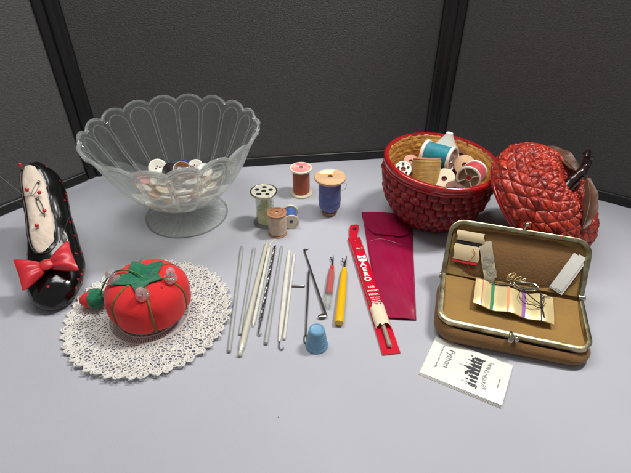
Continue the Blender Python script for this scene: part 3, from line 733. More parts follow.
b = bm_new(); tube(b, [(7.0, 0, 0), (7.9, 0, 0), (8.5, -.08, 0), (L, -.12, 0)], [.1, .09, .06, .02], 8); tube(b, [(7.85, 0, 0), (8.1, .22, 0), (8.5, .26, 0)], [.07, .06, .045], 6); ball(b, (8.55, .26, 0), .09, seg=8); obj('fork', b, M_dsteel, t)

# ------------------------------------------------------------------ packaged hook in its red sleeve
def build_package():
    p0, p1 = Vector((3.95, 40.0)), Vector((6.0, 25.1)); t, L = lay('hook_packet', 'narrow red plastic sleeve holding a crochet hook', 'packet', p0, p1)
    W = 1.3
    redpl = mat('red_sleeve_plastic', (200, 20, 46), .14, coat=.6, bump=.4, bscale=40, var=.08); card = mat('torn_cream_paper', (226, 214, 184), .6, var=.1, vscale=60, bump=.3)
    wh = mat('white_print', (238, 226, 222), .5)
    b = bm_new()
    sheet(b, 40, 10, lambda u, v: (u * L, (v - .5) * W * (1 + .12 * u), .14 + .02 * math.sin(u * 23) + (0 if u < .72 else -.08 * min(1, (u - .72) * 10))), .2)
    obj('sleeve', b, redpl, t)
    b = bm_new()                    # rounded printed wrapper over the hook
    sheet(b, 40, 14, lambda u, v: (.3 + u * L * .70, (v - .5) * W * .94, (.29 + .36 * math.sqrt(max(0, 1 - (2 * v - 1) ** 2)) * min(1, u * 9) + .01 * math.sin(u * 60))), .03)
    obj('printed_wrapper', b, redpl, t)
    b = bm_new()
    rg = random.Random(4); j1 = [rg.uniform(-.18, .18) for _ in range(16)]; j2 = [rg.uniform(-.3, .3) for _ in range(16)]
    sheet(b, 10, 15, lambda u, v: (L * .665 + j2[int(v * 15)] * (1 - u) + u * 2.6 + u * (j1[int(v * 15)] - .35 * math.sin(v * PI)), (v - .5) * W * 1.0, .31 + .37 * math.sqrt(max(0, 1 - (2 * v - 1) ** 2)) - .04 * u), .03)
    obj('torn_paper', b, card, t)
    # hanging tab
    b = bm_new(); out = [(0.1, -.36), (-.3, -.42), (-1.75, -.1), (-1.95, .1), (-1.95, .72), (-1.75, .9), (-.5, .5), (.1, .3)]
    n = len(out)
    hole = [(-1.25 + .24 * math.cos(2 * PI * k / 16), .33 + .2 * math.sin(2 * PI * k / 16)) for k in range(16)]
    ang = [2 * PI * k / 16 for k in range(16)]
    def hit(a):
        c = Vector((-1.25, .33)); d = Vector((math.cos(a), math.sin(a))); best = 1e9
        for i in range(n):
            p, q = Vector(out[i]), Vector(out[(i + 1) % n]); e = q - p; den = d.x * e.y - d.y * e.x
            if abs(den) < 1e-9: continue
            w_ = p - c; s = (w_.x * e.y - w_.y * e.x) / den; k = (w_.x * d.y - w_.y * d.x) / den
            if s > 0 and -.001 <= k <= 1.001: best = min(best, s)
        return c + d * best
    ang = [2 * PI * k / 48 for k in range(48)]
    ri = [(-1.25 + .24 * math.cos(a), .33 + .2 * math.sin(a)) for a in ang]; ro = [tuple(hit(a)) for a in ang]
    loft(b, [[(x, y, .28 + .08 * -x) for x, y in ro], [(x, y, .28 + .08 * -x) for x, y in ri], [(x, y, .22 + .08 * -x) for x, y in ri], [(x, y, .22 + .08 * -x) for x, y in ro], [(x, y, .28 + .08 * -x) for x, y in ro]], caps=False)
    obj('hanging_tab', b, redpl, t)
    # print: white block and letters reading along the sleeve
    def at(x, y, z, rz=0): return Matrix.Translation((x, y, z)) @ Matrix.Rotation(R(rz), 4, 'Z')
    b = bm_new(); prism(b, [(3.35, -.4), (3.55, .0), (3.4, .42), (4.25, .42), (4.4, 0), (4.2, -.4)], .655, .672); obj('logo_block', b, wh, t)
    text_part('logo_text', 'AERO', .32, at(3.87, 0, .682, 90), M_ink, t, bold=.004)
    for i, ch in enumerate('AERO'):
        text_part('brand_letter', ch, .74, at(4.8 + i * .68, -.1 + .0 * i, .672, 90), wh, t, bold=.035, sx=1.05)
    text_part('small_print', 'No. 3', .3, at(2.3, .05, 0.672, 90), wh, t, bold=.004)
    text_part('small_print', '3.00', .36, at(7.9, -.05, 0.672, 90), wh, t, bold=.006)
    text_part('small_print', 'CROCHET', .23, at(8.4, 0, .672, 90), wh, t, bold=.008)
    text_part('small_print', 'HOOK', .30, at(8.85, 0, .672, 90), wh, t, bold=.008)
    for k in range(5): text_part('small_print', ['steel hooks', 'size chart', 'best quality', 'aluminium', 'fine make'][k], .18, at(9.25 + k * .22, 0, .672, 90), wh, t, bold=.004)
    M3 = Matrix.Translation((p0.x, p0.y, 0))
    u = (p1 - p0).normalized(); a0 = p0 + u * .6; a1 = p0 + u * (L - .6)
    t2, L2 = lay('crochet_hook', 'grey crochet hook sticking out of the torn red packet', 'crochet hook', a0, a1, .34, .34)
    obj('shaft', rod_bm(L2, .19, hook=False, r1=.12), mat('hook_grey', (176, 164, 146), .35, metal=.4, var=.1), t2)
build_package()

# ------------------------------------------------------------------ maroon pouch
def build_pouch():
    t = thing('vinyl_pouch', 'slim shiny maroon vinyl pouch with a rounded flap', 'pouch', (7.6, 36.0, 0))
    TL, TR, BR, BL = Vector((-2.45, 8.6)), Vector((2.95, 7.9)), Vector((.95, -7.3)), Vector((-2.15, -7.05))
    def pt(u, v, k=1): 
        a = BL.lerp(BR, u); b = TL.lerp(TR, u); return a.lerp(b, v)
    b = bm_new()
    def fn(u, v):
        p = pt(u, v); bul = (math.sin(PI * u) ** .6) * (math.sin(PI * (v * .93 + .05)) ** .35)
        cr = .10 * noise.noise(Vector((p.x * 1.1, p.y * .4, 2))) + .05 * noise.noise(Vector((p.x * 2.5 + p.y * .5, p.y * .5, 8))) + .035 * math.sin(u * 17 + v * 5) * math.exp(-((v - .55) / .2) ** 2)
        return (p.x, p.y, .09 + .42 * bul * (.75 + .25 * v) + cr * bul)
    sheet(b, 30, 60, fn, .08)
    def fnb(u, v):
        p = pt(u, v); return (p.x, p.y, .03)
    sheet(b, 2, 2, fnb, .05); obj('pocket_body', b, M_winered, t)
    b = bm_new()
    def ff(u, v):      # flap with rounded free corners
        vv = 1.0 - v * .285 * (1 - .55 * abs(2 * u - 1) ** 5) ; uu = .5 + (u - .5) * (1.03 - .05 * v ** 4)
        x, y, z = fn(min(1, max(0, uu)), vv); p = pt(uu, vv)
        return (p.x, p.y, z + .10 + .05 * math.sin(PI * u) + .05 * v)
    sheet(b, 30, 16, ff, .07); obj('flap', b, M_winered, t)
    b = bm_new(); tube(b, [Vector(fn(u, .66 + .02 * math.sin(u * 6))) + Vector((0, 0, .05)) for u in [k / 24 for k in range(1, 24)]], .07, 7, flat=.7); obj('pocket_edge', b, M_winered, t)
    b = bm_new()
    for u in (.03, .97): tube(b, [Vector(fn(u, v)) + Vector((0, 0, .05)) for v in [k / 40 for k in range(1, 28)]], .035, 5)
    obj('side_seam', b, M_winered, t)
build_pouch()

# ------------------------------------------------------------------ woven apple basket
def resample(prof, n):
    P = [Vector(p) for p in prof]; L = [0]
    for a, b in zip(P, P[1:]): L.append(L[-1] + (b - a).length)
    out = []
    for i in range(n):
        s = L[-1] * i / (n - 1); j = max(k for k in range(len(L)) if L[k] <= s + 1e-9); j = min(j, len(P) - 2)
        f = (s - L[j]) / (L[j + 1] - L[j]); p0, p1, p2, p3 = P[max(j - 1, 0)], P[j], P[j + 1], P[min(j + 2, len(P) - 1)]
        out.append(.5 * ((2 * p1) + (p2 - p0) * f + (2 * p0 - 5 * p1 + 4 * p2 - p3) * f * f + (3 * p1 - p0 - 3 * p2 + p3) * f ** 3))
    return out, L[-1]
def weave(bm, prof, N, rows, amp, seg=300, n=90, kind='diamond', seed=1):
    P, L = resample(prof, n); rings = []
    for j in range(n):
        t = (P[min(j + 1, n - 1)] - P[max(j - 1, 0)]).normalized(); nr = Vector((t.y, -t.x)) if True else None
        v = j / (n - 1) * rows; ring = []
        for k in range(seg):
            u = k / seg * N
            if kind == 'diamond':
                v_ = v + .12 * noise.noise(Vector((u * .35, v * .5, seed))); u_ = u + .5 * noise.noise(Vector((u * .3, v * .6, seed + 9)))
                A = abs(math.sin(PI * (u_ + v_) / 2)); B = abs(math.sin(PI * (u_ - v_) / 2)); C_ = abs(math.sin(PI * v_))
                d = (A * B * C_) ** .27; tri = math.floor(v_) * 7 + math.floor((u_ + v_) / 2) * 3 + math.floor((u_ - v_) / 2) * 5; r1 = noise.noise(Vector((tri * .731, 2.3, seed))); r2 = noise.noise(Vector((tri * .377, 8.1, seed))); d *= .75 + .9 * r1 * ((v_ % 1) - .5) + .9 * r2 * (((u_ + v_) / 2 % 1) - .5); d += .05 * math.sin(PI * 6 * ((u_ + v_) / 2 if r1 > 0 else v_)) * (A * B * C_) ** .3; soft = min(1, max(0, (P[j].x - 1.9) / .9)); d = d * soft + (1 - soft) * .25 * abs(math.sin(3 * PI * v)); fu = (u + v) / 2; iu = math.floor(fu); iv = math.floor((u - v) / 2)
                rn = noise.noise(Vector((iu * 1.7, iv * 2.3, seed))); slope = ((fu - iu) - .5) * rn * 1.2
                d = d * (1 + .35 * rn) + slope * .6
            else:
                row = math.floor(v); fv = v - row; st = u + .5 * (row % 2); fu = st - math.floor(st)
                rn = noise.noise(Vector((math.floor(st) * 1.3, row * 2.1, seed)))
                over = math.sin(PI * fu) ** .38; d = (math.sin(PI * fv) ** .4) * (.2 + .8 * over) * (1 + .5 * rn) + .8 * rn * (fu - .5) * over - .10 * math.exp(-((fv - .5 - .3 * rn) / .07) ** 2)
            fade = min(1, j / 3, (n - 1 - j) / 3)
            d = d * amp * fade + .06 * noise.noise(Vector((u * 1.1, v * 1.3, seed + 4)))
            r = max(.02, P[j].x + nr.x * d); z = P[j].y + nr.y * d; a = 2 * PI * k / seg
            ring.append((r * math.cos(a), r * math.sin(a), z))
        rings.append(ring)
    if P[0].x < .6: rings = rings[::-1]
    rings.append([(0.01 * math.cos(2 * PI * k / seg), .01 * math.sin(2 * PI * k / seg), rings[-1][0][2]) for k in range(seg)])
    loft(bm, rings, caps=False)
bax = Vector((.054, -.021, .998)).normalized()
BK = Vector((12.8, 44.2, 7.15)); BQ = axes(bax)
def build_basket():
    base = BK - bax * 7.12
    t = thing('woven_basket', 'red woven apple shaped basket bowl full of thread spools', 'basket', base, mtx=BQ)
    b = bm_new(); weave(b, [(.3, .04), (1.5, .06), (2.9, .4), (4.1, 1.4), (4.95, 2.9), (5.35, 4.5), (5.45, 5.7), (5.4, 6.5)], 32, 11.5, .42, kind='basket', seg=512, n=120); obj('woven_wall', b, M_redcane, t)
    b = bm_new()
    lathe(b, [(5.3, 6.35), (5.6, 6.3), (5.82, 6.5), (5.86, 6.85), (5.76, 7.08), (5.6, 7.14), (5.42, 7.12), (5.34, 6.95), (5.3, 6.35)], 96)
    tube(b, [(5.66 * math.cos(a * PI / 48), 5.66 * math.sin(a * PI / 48), 6.26) for a in range(96)], .16, 8, loop=True); obj('rim', b, M_rim, t)
    b = bm_new(); weave(b, [(5.4, 7.05), (5.2, 5.8), (5.05, 4.5), (4.6, 3.0), (3.8, 1.7), (2.6, .9), (1.2, .62), (.3, .6)], 46, 18, .09, kind='basket', seed=3); obj('inner_lining', b, M_wicker, t)
build_basket()
SG = 'thread spools piled in the red basket'
def bpos(x, y, z): return BK + BQ @ Vector((x, y, z))
SG = 'thread spools in the red woven basket'
T_ = Vector
M_brownlab = mat('brown_label', (70, 36, 28), .5, rgb2=(206, 180, 170), vscale=150)
spool('white spool of teal thread lying across the basket with a brown label', T_((11.75, 47.5, 6.1)), 1.42, 3.3, T_teal, M_white, 1.24, axis=(.80, -.60, .03), ft=.35, group=SG, cup=.15, hole=.35,
      label_pat=[('paper_label', M_brownlab, lambda b, h: lathe(b, [(.36, h - .14), (1.1, h - .14), (1.1, h - .12), (.36, h - .12), (.36, h - .14)], 32))])
spool('wide spool of golden tan thread standing at the front left of the basket', T_((11.45, 43.8, 3.85)), 1.42, 3.1, T_gold, mat('rosy_plastic', (190, 130, 92), .4), 1.47, ft=.08, axis=(.02, .42, .9), group=SG)
def pat_spokes(b, h):
    for k in range(4):
        a = 2 * PI * k / 4 + .5; M = Matrix.Rotation(a, 4, 'Z'); box(b, (.75, 0, h - .1), (.7, .1, .1), M=M)
M_grey = mat('grey_recess', (118, 106, 92), .6)
spool('white spool of red thread with a spoked end, at the front right of the basket', T_((16.4, 43.9, 5.75)), 1.25, 2.3, T_red, M_white, 1.16, ft=.25, hole=.25, axis=(-.55, -.80, .12), group=SG, cup=.22,
      label_pat=[('spokes', M_white, pat_spokes), ('recess', M_grey, lambda b, h: lathe(b, [(.3, h - .2), (1.02, h - .2), (1.02, h - .18), (.3, h - .18), (.3, h - .2)], 32))])
spool('small white spool end with dark gaps at the left edge of the basket', T_((9.15, 45.6, 4.4)), .85, 1.9, T_dred, M_white, .6, ft=.2, axis=(-.05, -.65, .75), group=SG, cup=.05,
      label_pat=[('dark_gap', M_dark, pat_holes(.52, .14, 5))])
spool('small wooden spool with a pinkish end behind the golden thread', T_((10.0, 47.0, 4.3)), .85, 1.7, T_tan, mat('pink_wood', (196, 140, 120), .6), .7, ft=.2, axis=(.1, -.5, .8), group=SG)
M_wood3 = mat('dark_wood', (124, 74, 48), .6, rgb2=(92, 50, 34), vscale=80)
spool('wooden spool of brown thread at the right side of the basket', T_((16.4, 47.0, 4.0)), 1.1, 2.2, T_tan, M_wood, .9, ft=.22, axis=(-.3, -.6, .7), group=SG)
spool('spool of dark red thread low between the golden and red ones', T_((13.8, 44.6, 3.7)), 1.1, 2.3, T_dred, M_ivory, .95, ft=.2, axis=(-.3, -.6, .7), group=SG)
spool('spool of brown thread at the bottom, behind the red thread', T_((15.4, 48.2, 3.9)), 1.1, 2.0, T_dred, M_wood3, .95, ft=.2, axis=(.2, -.3, .9), group=SG)
spool('wooden spool of rust thread at the far right wall of the basket', T_((16.9, 45.2, 3.2)), .9, 1.8, T_brown, M_wood3, .75, ft=.2, axis=(-.5, .2, .8), group=SG)
spool('tan spool low at the front of the basket, between the golden and red threads', T_((13.7, 42.2, 3.3)), 1.0, 2.0, T_dred, M_wood3, .85, ft=.2, axis=(.1, -.3, .9), group=SG)
spool('spool of rust thread against the back left wall of the basket', T_((12.2, 48.4, 3.6)), 1.0, 2.0, T_brown, M_wood3, .85, ft=.2, axis=(.2, -.3, .9), group=SG)
# white cone of thread leaning at the back
t = thing('thread_cone', 'white pointed cone leaning up behind the teal spool', 'cone', T_((14.0, 47.9, 5.5)), mtx=axes((.10, .05, .95)))
b = bm_new(); lathe(b, [(.01, 0), (1.75, 0), (1.8, .15), (1.6, .35), (.42, 2.35), (.36, 2.6), (.2, 2.65), (.01, 2.6)], 36); obj('cone_body', b, M_white, t)

# ------------------------------------------------------------------ apple lid
la, lt = -.43, .705
LX = Vector((math.sin(lt) * math.cos(la), math.sin(lt) * math.sin(la), math.cos(lt)))
LC = Vector((21.2, 40.15, 3.78)); LQ = axes(LX)
def build_lid():
    t = thing('apple_basket_top', 'red woven apple lid with a dark stem, tipped against the basket', 'lid', LC, mtx=LQ)
    b = bm_new()
    weave(b, [(5.75, .35), (5.98, 1.1), (5.85, 2.1), (5.3, 3.1), (4.3, 3.95), (3.1, 4.4), (1.9, 4.45), (.9, 4.1), (.4, 3.75)], 54, 11, .42, seg=648, n=150, seed=6)
    obj('woven_dome', b, M_redcane2, t)
    b = bm_new()
    for z, r, q in ((.05, 5.72, .2), (.38, 5.86, .17), (.68, 5.92, .13)):
        tube(b, [(r * math.cos(a * PI / 48), r * math.sin(a * PI / 48), z) for a in range(96)], q, 8, loop=True)
    obj('rim', b, M_rim, t)
    b = bm_new(); weave(b, [(5.6, 0.05), (5.6, 1.0), (5.4, 2.1), (4.8, 3.0), (3.6, 3.7), (2.0, 3.9), (.05, 3.6)], 40, 16, .06, kind='basket')
    obj('inner_lining', b, M_wicker, t)
    LI = LQ.transposed()
    def loc(p): return LI @ (Vector(p) - LC)
    root = Vector((0, 0, 3.6)); tip = loc((25.35, 40.7, 9.3)); k1 = loc((24.6, 39.7, 8.0)); k2 = loc((25.25, 40.4, 8.4))
    b = bm_new(); pts = [root, root + (k1 - root) * .35, root + (k1 - root) * .7, k1, k2, k2 + (tip - k2) * .55, tip, tip + Vector((0, 0, .1))]
    sm = []
    for i in range(len(pts) - 1):
        for q in range(5):
            f = q / 5; p0, p1, p2, p3 = pts[max(i - 1, 0)], pts[i], pts[i + 1], pts[min(i + 2, len(pts) - 1)]
            sm.append(.5 * ((2 * p1) + (p2 - p0) * f + (2 * p0 - 5 * p1 + 4 * p2 - p3) * f * f + (3 * p1 - p0 - 3 * p2 + p3) * f ** 3))
    sm.append(pts[-1]); n = len(sm)
    tube(b, sm, [(.66 - .24 * min(1, i / 18)) * (1 + .05 * math.sin(i * .9)) + (.12 if i > n - 7 else 0) for i in range(n)], 12); obj('stem', b, M_stem, t)
    def leaf(a, c, wid, up, side):
        a, c = loc(a), loc(c); d = c - a; L = d.length; d.normalize(); upv = LI @ Vector(up); s = d.cross(upv).normalized(); nrm = s.cross(d)
        b = bm_new()
        def fn(u, v):
            w_ = wid * math.sin(PI * min(1, u * .93 + .05)) ** .75; q = (v - .5) * 2
            return a + d * (u * L) + s * (q * w_) + nrm * (.5 * math.sin(PI * u) + .22 * q * q + .06 * math.sin(u * 18) * q)
        sheet(b, 24, 12, fn, .1, up=nrm); tube(b, [Vector(fn(u / 14, .5)) + nrm * .08 for u in range(15)], .06, 6); obj('leaf', b, M_leaf, t)
    leaf((24.4, 40.0, 7.9), (22.4, 44.6, 8.1), 1.1, (.3, -.6, 1), 1)
    leaf((25.0, 39.2, 7.8), (23.4, 34.6, 5.3), .9, (.4, -.7, .7), 1)
build_lid()

# ------------------------------------------------------------------ sewing kit purse
def build_kit():
    HX, HY, RZ = 16.75, 30.85, -14.3
    t = thing('sewing_purse', 'open tan suede purse with a worn gold metal frame, holding a sewing kit', 'purse', (HX, HY, 0), RZ)
    hw, dep = 5.68, 5.45; zf = 1.95
    tilt = R(54)
    Mup = Matrix.Translation((0, .12, zf)) @ Matrix.Rotation(R(1.5), 4, 'Y') @ Matrix.Rotation(tilt, 4, 'X')          # upper half: local +y runs up the open leaf
    Mlo = Matrix.Translation((0, -.12, zf)) @ Matrix.Rotation(R(2.5), 4, 'Y') @ Matrix.Rotation(R(2.5), 4, 'X')
    def upath(sy, hw, d, r=1.1, n=7):
        p = [(-hw, 0, 0), (-hw, sy * d * .5, 0)]
        for k in range(n + 1):
            a = PI / 2 * k / n; p.append((-hw + r - r * math.cos(a), sy * (d - r + r * math.sin(a)), 0))
        for k in range(1, 9): p.append((-hw + r + (2 * hw - 2 * r) * k / 9, sy * d, 0))
        for k in range(n + 1):
            a = PI / 2 * (1 - k / n); p.append((hw - r + r * math.cos(a), sy * (d - r + r * math.sin(a)), 0))
        return p + [(hw, sy * d * .5, 0), (hw, 0, 0)]
    def channel(path, sec, M):
        rings = []; n = len(path); pv = [Vector(p) for p in path]
        for i in range(n):
            d = (pv[min(i + 1, n - 1)] - pv[max(i - 1, 0)]).normalized(); s = Vector((d.y, -d.x, 0))
            rings.append([M @ (pv[i] + s * a + Vector((0, 0, c))) for a, c in sec])
        b = bm_new(); loft(b, rings); return b
    sec = [(-.2, -.22), (.2, -.22), (.24, -.12), (.2, -.04), (.24, .03), (.2, .1), (.14, .2), (-.1, .22), (-.2, .16)]
    secm = [(-a, c) for a, c in sec][::-1]
    # metal frames
    lf = obj('lower_frame', channel(upath(-1, hw, dep - .15), secm, Mlo), M_brass, t, angle=50)
    uf = obj('upper_frame', channel(upath(1, hw, 4.75), sec, Mup), M_brass, t, angle=50)
    # hinges
    for s in (-1, 1):
        b = bm_new(); tube(b, [(s * (hw - .25), 0, zf + .02), (s * (hw + .3), 0, zf + .02)], .24, 12); obj('hinge', b, M_nickel, t)
    # kiss clasp
    b = bm_new(); p = Mlo @ Vector((-.25, -dep + .0, .1))
    tube(b, [p + Vector((0, .1, .15)), p + Vector((-.02, -.2, .3)), p + Vector((-.04, -.55, .05)), p + Vector((-.04, -.62, -.1))], [.14, .19, .24, .17], 14)
    ball(b, p + Vector((.42, -.32, .02)), .23, seg=16); tube(b, [p + Vector((.42, .1, 0)), p + Vector((.42, -.3, .02))], .1, 8); obj('clasp', b, M_nickel, lf)
    b = bm_new(); p = Mup @ Vector((.25, 4.8, 0)); q = Mup @ Vector((.38, 5.4, .35))
    tube(b, [p, (p + q) / 2, q], [.12, .09, .1], 10); ball(b, q, .21, seg=14); obj('clasp', b, M_nickel, uf)
    # lower body
    def blob(levels, hw, d, sy, M, yo=0, r=1.5):
        rings = []
        for z, e in levels:
            pts = rrect(2 * (hw + e), d + e * 1.6, r + e * .4, 8)
            rings.append([M @ Vector((x + .06 * noise.noise(Vector((x, y, z)) * .6), sy * (d / 2 + yo) + y - (0 if sy > 0 else e * .0), z + .05 * noise.noise(Vector((x * .5, y * .5, 7))))) for x, y in pts])
        b = bm_new(); loft(b, rings); return b
    b = blob([(.03, -.5), (.06, .0), (.28, .2), (.7, .42), (1.1, .45), (1.4, .3), (1.6, .05), (1.66, -.12), (1.5, -.3), (1.2, -.6)], hw - .1, dep + .4, -1, Matrix.Identity(4))
    for v in b.verts:
        f = min(1, v.co.z / 1.4); v.co.z += f * ((Mlo @ Vector((v.co.x, v.co.y, 0))).z - zf)
    obj('lower_body', b, M_suede, t)
    # upper body bulges out behind the open leaf
    b = blob([(-.22, -.15), (-.4, .15), (-.65, .2), (-.9, .05), (-1.1, -.4), (-1.2, -1.2)], hw - .15, 4.5, 1, Mup, .1)
    obj('upper_body', b, M_suede, t)
    # hinge gusset
    b = bm_new(); sheet(b, 20, 8, lambda u, v: (-(hw - .02) + (2 * hw - .04) * u, -.85 + 1.5 * v, zf - .5 - .5 * math.sin(PI * v) + .25 * v + .06 * math.sin(u * 19)), .06); obj('gusset', b, M_lining2, t)
    # lower lining with a raised loose back edge
    def lowf(u, v):
        x = -(hw - .12) + (2 * hw - .24) * u; y = -(dep - .25) * v - .35 * (1 - v)
        inset = 1
        z = .05 - .22 * math.sin(PI * v) + .14 * (1 - v) ** 6 * (1 + .8 * math.sin(u * 9 + 1)) + .05 * noise.noise(Vector((x * .6, y * .7, 1)))
        y += (1 - v) ** 4 * .22 * math.sin(u * 7 + .6)
        return Mlo @ Vector((x, y, z - .1))
    b = bm_new(); sheet(b, 40, 24, lowf, .05); obj('lower_lining', b, M_lining, t)
    # the upper lining sags and carries faint pressed rings left by fasteners
    rings_ = [(-1.9, 3.6, .32), (-.8, 3.7, .34), (.3, 3.7, .34)]
    def upf(u, v):
        x = -(hw - .12) + (2 * hw - .24) * u; y = .05 + 4.5 * v
        z = -.12 - .38 * (math.sin(PI * u) ** .5) * (math.sin(PI * min(1, v * .97 + .02)) ** .6) + .06 * noise.noise(Vector((x * .5, y * .7, 4)))
        for a, c, r in rings_:
            d = math.hypot(x - a, y - c); z += .05 * math.exp(-((d - r) / .09) ** 2)
        d = math.hypot((x - 1.9) * .8, y - 2.0); z += .07 * math.exp(-((d - 1.05) / .13) ** 2) * (1 if x < 3.2 and y > 1 else .2)
        for sx in (-1, 1):
            z += -.12 * math.exp(-(((x - .55) - sx * (.45 + .28 * (y - 2.0) ** 2)) / .16) ** 2) * math.exp(-((y - 2.0) / 1.0) ** 4)
        return Mup @ Vector((x, y, z))
    b = bm_new(); sheet(b, 150, 70, upf, .04); obj('upper_lining', b, M_lining2, t)
    Mw = Matrix.Translation((HX, HY, 0)) @ Matrix.Rotation(R(RZ), 4, 'Z')
    WU, WL = Mw @ Mup, Mw @ Mlo
    def on(M, x, y, z, rz, name, label, cat, group=None):
        q = M @ Matrix.Translation((x, y, z)) @ Matrix.Rotation(R(rz), 4, 'Z')
        return thing(name, label, cat, q.translation, group=group, mtx=q.to_3x3())
    # folded papers of needles
    cream = mat('needle_paper', (206, 186, 146), .6, var=.05, vscale=40)
    def packet(x, y, rz, w_, h_, label, dark):
        k = on(WU, x, y, -.06, rz, 'needle_packet', label, 'needle packet', 'folded paper needle packets in the purse')
        b = bm_new(); sheet(b, 14, 8, lambda u, v: ((u - .5) * w_ + (.07 * math.sin(v * PI * 2)), (v - .5) * h_, .05 + .10 * math.sin(PI * v) + .02 * math.sin(u * 5)), .07); obj('paper_fold', b, cream, k)
        b = bm_new(); sheet(b, 8, 2, lambda u, v: ((u - .5) * w_ * .96, -h_ * .5 - .26 * v, .02), .05); obj('edge_strip', b, dark, k)
    packet(-3.95, 3.6, -1, 2.3, .85, 'upper cream needle paper at the top left corner inside the purse', M_dark)
    packet(-4.05, 2.15, -1, 2.15, 1.35, 'lower cream needle paper with red edge, at the left inside the purse', M_bow)
    # loose red thread
    b = bm_new(); pts = [WU @ Vector((-3.6 + .25 * math.sin(k * .5), 2.6 - k * .14, .18)) for k in range(18)]; tube(b, pts, .025, 5); 
    tag(obj('loose_thread', b, mat('red_thread', (160, 30, 30), .7)), 'thin red thread hanging over the lower needle paper', 'thread')
    # clear strip with snap fasteners
    k = on(WU, -2.15, 1.75, -.1, -72, 'fastener_card', 'clear plastic strip with silver snap fasteners, right of the needle papers', 'fastener card')
    b = bm_new(); sheet(b, 14, 6, lambda u, v: (-1.7 + 3.2 * u, (v - .5) * (1.05), .03 + .05 * math.sin(u * 9)), .04); obj('plastic_strip', b, mat('cloudy_plastic', (186, 172, 146), .25, var=.1, coat=.5), k)
    for i in range(4):
        b = bm_new(); lathe(b, [(.01, .05), (.42, .05), (.45, .08), (.38, .11), (.22, .09), (.16, .13), (.01, .14)], 24, c=(-.2 + i * .58, .12 * (-1) ** i, 0)); obj('snap', b, mat('snap_silver', (190, 182, 160), .3, metal=.6) if i == 0 else bpy.data.materials['snap_silver'], k)
    # white folded paper
    k = on(WU, 4.1, 1.95, -.02, 66, 'folded_paper', 'white paper slip folded lengthwise, leaning at the right inside the purse', 'paper')
    for i, (dy, dz, w_) in enumerate([(0, 0, 1.2), (.15, .035, .95), (-.1, .07, .6)]):
        b = bm_new(); sheet(b, 8, 4, lambda u, v: (-1.75 + 3.4 * u + (.12 * i), (v - .5) * w_ + dy - .3, dz + .05 * math.sin(PI * u)), .015); obj('fold', b, M_paper, k)
    # foil card wound with threads
    k = on(WL, .05, -1.85, .12, -4, 'thread_card', 'gold foil card wound with pink, green, orange, purple and black threads', 'thread card')
    cw, ch = 6.3, 2.95
    def cf(u, v, o=0): return ((u - .5) * cw, (v - .5) * ch * (1 + .04 * math.sin(u * 9)) - .12 * math.sin(u * 3), .32 + .11 * math.sin(u * 5 * PI + .6) - .10 * (2 * v - 1) ** 4 + o)
    b = bm_new(); sheet(b, 60, 14, cf, .08); obj('foil_card', b, M_satin, k)
    for nm, u0, w_, m in [('pink', .10, .008, (206, 110, 100)), ('green', .235, .034, (18, 122, 70)), ('orange', .43, .02, (236, 140, 84)), ('purple', .63, .036, (140, 82, 160)), ('black', .84, .014, (30, 24, 22))]:
        b = bm_new(); mm = mat('thread_' + nm, m, .55, bump=.6, bscale=500, sheen=.2)
        sheet(b, 4, 20, lambda u, v: cf(u0 + (u - .5) * 2 * w_ / 1.6, -.015 + 1.03 * v, .06 + .02 * math.sin(PI * u)), .03); obj('thread_winding', b, mm, k)
    # loops of black thread and a coiled pin ring
    b = bm_new(); blk = mat('black_thread', (34, 28, 24), .7)
    def arc(cx, cy, rx, ry, a0, a1, z=.75, n=30): return [WL @ Vector((cx + rx * math.cos(R(a0 + (a1 - a0) * k / n)), cy + ry * math.sin(R(a0 + (a1 - a0) * k / n)), z + .08 * math.sin(k * .5))) for k in range(n + 1)]
    tube(b, arc(1.4, -1.5, 1.0, .9, 150, 400), .035, 5); tube(b, arc(1.7, -1.3, .9, 1.2, 180, 330), .03, 5)
    tube(b, [WL @ Vector(p) for p in [(.8, -.6, .7), (1.4, -1.5, .75), (2.1, -2.1, .72), (2.25, -2.9, .68), (2.3, -3.3, .55)]], .05, 5)
    tube(b, [WL @ Vector(p) for p in [(3.1, -.75, .62), (2.5, -1.0, .72), (2.15, -1.5, .75), (2.25, -2.4, .7)]], .045, 5)
    tag(obj('loose_thread', b, blk), 'tangled loops of black thread over the right end of the foil card', 'thread')
    b = bm_new(); cy = -.15
    for i, (rx, ry, dz) in enumerate([(1.15, .42, .62), (.95, .36, .74), (1.05, .3, .52)]):
        tube(b, arc(.95 + .08 * i, cy, rx, ry, 0, 352, dz), .06, 6)
    tube(b, [WL @ Vector((-1.9, -.35, .45)), WL @ Vector((.2, -.42, .68))], .045, 6)
    tag(obj('coiled_wire', b, M_nickel), 'coil of silver wire rings lying at the purse hinge', 'wire')
    b = bm_new(); rr = random.Random(8)
    for i in range(5):
        cx, cy0 = .3 + rr.uniform(-.5, .5), .75 + rr.uniform(-.2, .2); tube(b, [WU @ Vector((cx + .3 * math.cos(k * .7 + i), cy0 + .22 * math.sin(k * .9 + i), .1 + .02 * k)) for k in range(9)], .035, 5)
    tag(obj('thread_tangle', b, M_satin), 'small tangle of straw coloured thread above the wire coil', 'thread')
build_kit()

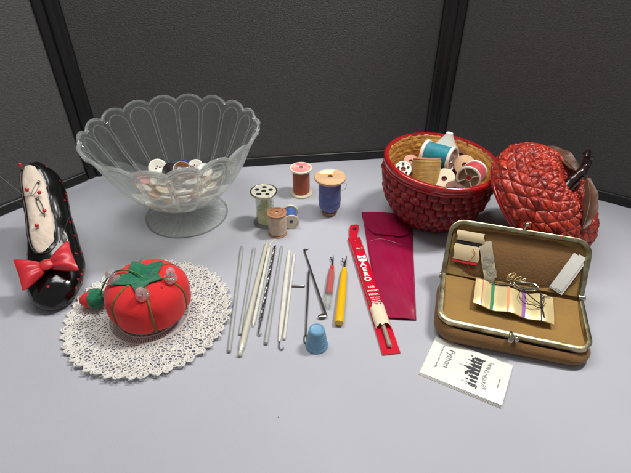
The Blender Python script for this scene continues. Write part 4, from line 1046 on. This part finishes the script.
# ------------------------------------------------------------------ booklet
def build_booklet():
    A, B_, C_, D_ = Vector((9.75, 26.95)), Vector((7.95, 23.15)), Vector((13.35, 20.2)), Vector((15.0, 23.8))
    c = (A + B_ + C_ + D_) / 4; rz = math.degrees(math.atan2((C_ - B_).y, (C_ - B_).x))
    t = thing('booklet', 'small white folded booklet with a dark castle picture and script title', 'booklet', (c.x, c.y, 0), rz)
    W, H = 6.15, 4.1
    for i in range(4):
        b = bm_new(); s = .02 * i
        sheet(b, 14, 8, lambda u, v: ((u - .5) * (W - s), (v - .5) * (H - s) + .03 * i, .03 + .045 * i + .05 * i * (u * .5) * (1 - v) + .05 * math.sin(PI * v) * i * .4), .03)
        obj('page' if i < 3 else 'cover', b, M_paper, t)
    Z = .345
    def zt(x, y):
        u, v = x / W + .5, y / H + .5; return .03 + .045 * 3 + .15 * (u * .5) * (1 - v) + .05 * math.sin(PI * v) * 1.2 + .022
    def tx(s, x, y, size, m, rz, **k):
        return text_part('printed_text', s, size, Matrix.Translation((x, y, zt(x, y) + .004)) @ Matrix.Rotation(R(rz), 4, 'Z'), m, t, extr=.003, **k)
    # lines run across the short side of the booklet, reading down the page in the picture
    q = -90
    tx('Python', -1.45, .3, .72, mat('title_grey', (104, 104, 108), .6), q, sx=.95)
    tx('The little book of fine needles', -2.15, .25, .20, M_gink, q)
    # arc of lettering under the picture
    for i, chh in enumerate('SEWING NEEDLES'):
        f = i / 13 * 2 - 1; x = 1.30 - .18 * (1 - f * f) + .25; y = 1.45 - 2.55 * (i / 13)
        tx(chh, x, y, .42, M_gink, q - f * 10)
    tx('finest quality', 2.45, -.2, .17, M_gink, q)
    # engraved castle, its towers pointing to the title
    b = bm_new(); rc = random.Random(2)
    def pz(o):
        n = len(o); vs = [b.verts.new((x, y, zt(x, y) + .003)) for x, y in o]; b.faces.new(vs)
    x0 = .98
    tw = [(1.35, .8, .30), (1.0, 1.15, .24), (.62, .9, .34), (.25, 1.35, .26), (-.1, 1.0, .3), (-.5, .75, .26), (-.85, .6, .22), (-1.15, .8, .13), (-1.3, .45, .12)]
    for y, h, w_ in tw:
        pz([(x0, y - w_ / 2), (x0, y + w_ / 2), (x0 - h * .55, y + w_ / 2), (x0 - h * .6, y + w_ * .75), (x0 - h * .75, y + w_ * .35), (x0 - h, y + .01), (x0 - h * .75, y - w_ * .35), (x0 - h * .6, y - w_ * .75), (x0 - h * .55, y - w_ / 2)])
        if rc.random() < .7: pz([(x0 - h, y - .02), (x0 - h, y + .02), (x0 - h - .28, y + .01), (x0 - h - .28, y - .01)])
    for k in range(22):
        y = rc.uniform(-1.3, 1.5); x = x0 - rc.uniform(.05, .95); s = rc.uniform(.04, .11); pz([(x - s, y - s * .6), (x + s, y - s), (x + s * .7, y + s), (x - s, y + s * .7)])
    pz([(x0 + .02, -1.45), (x0 + .12, -1.4), (x0 + .12, 1.55), (x0 + .02, 1.5)])
    obj('castle_print', b, M_ink, t, smooth=False)
build_booklet()
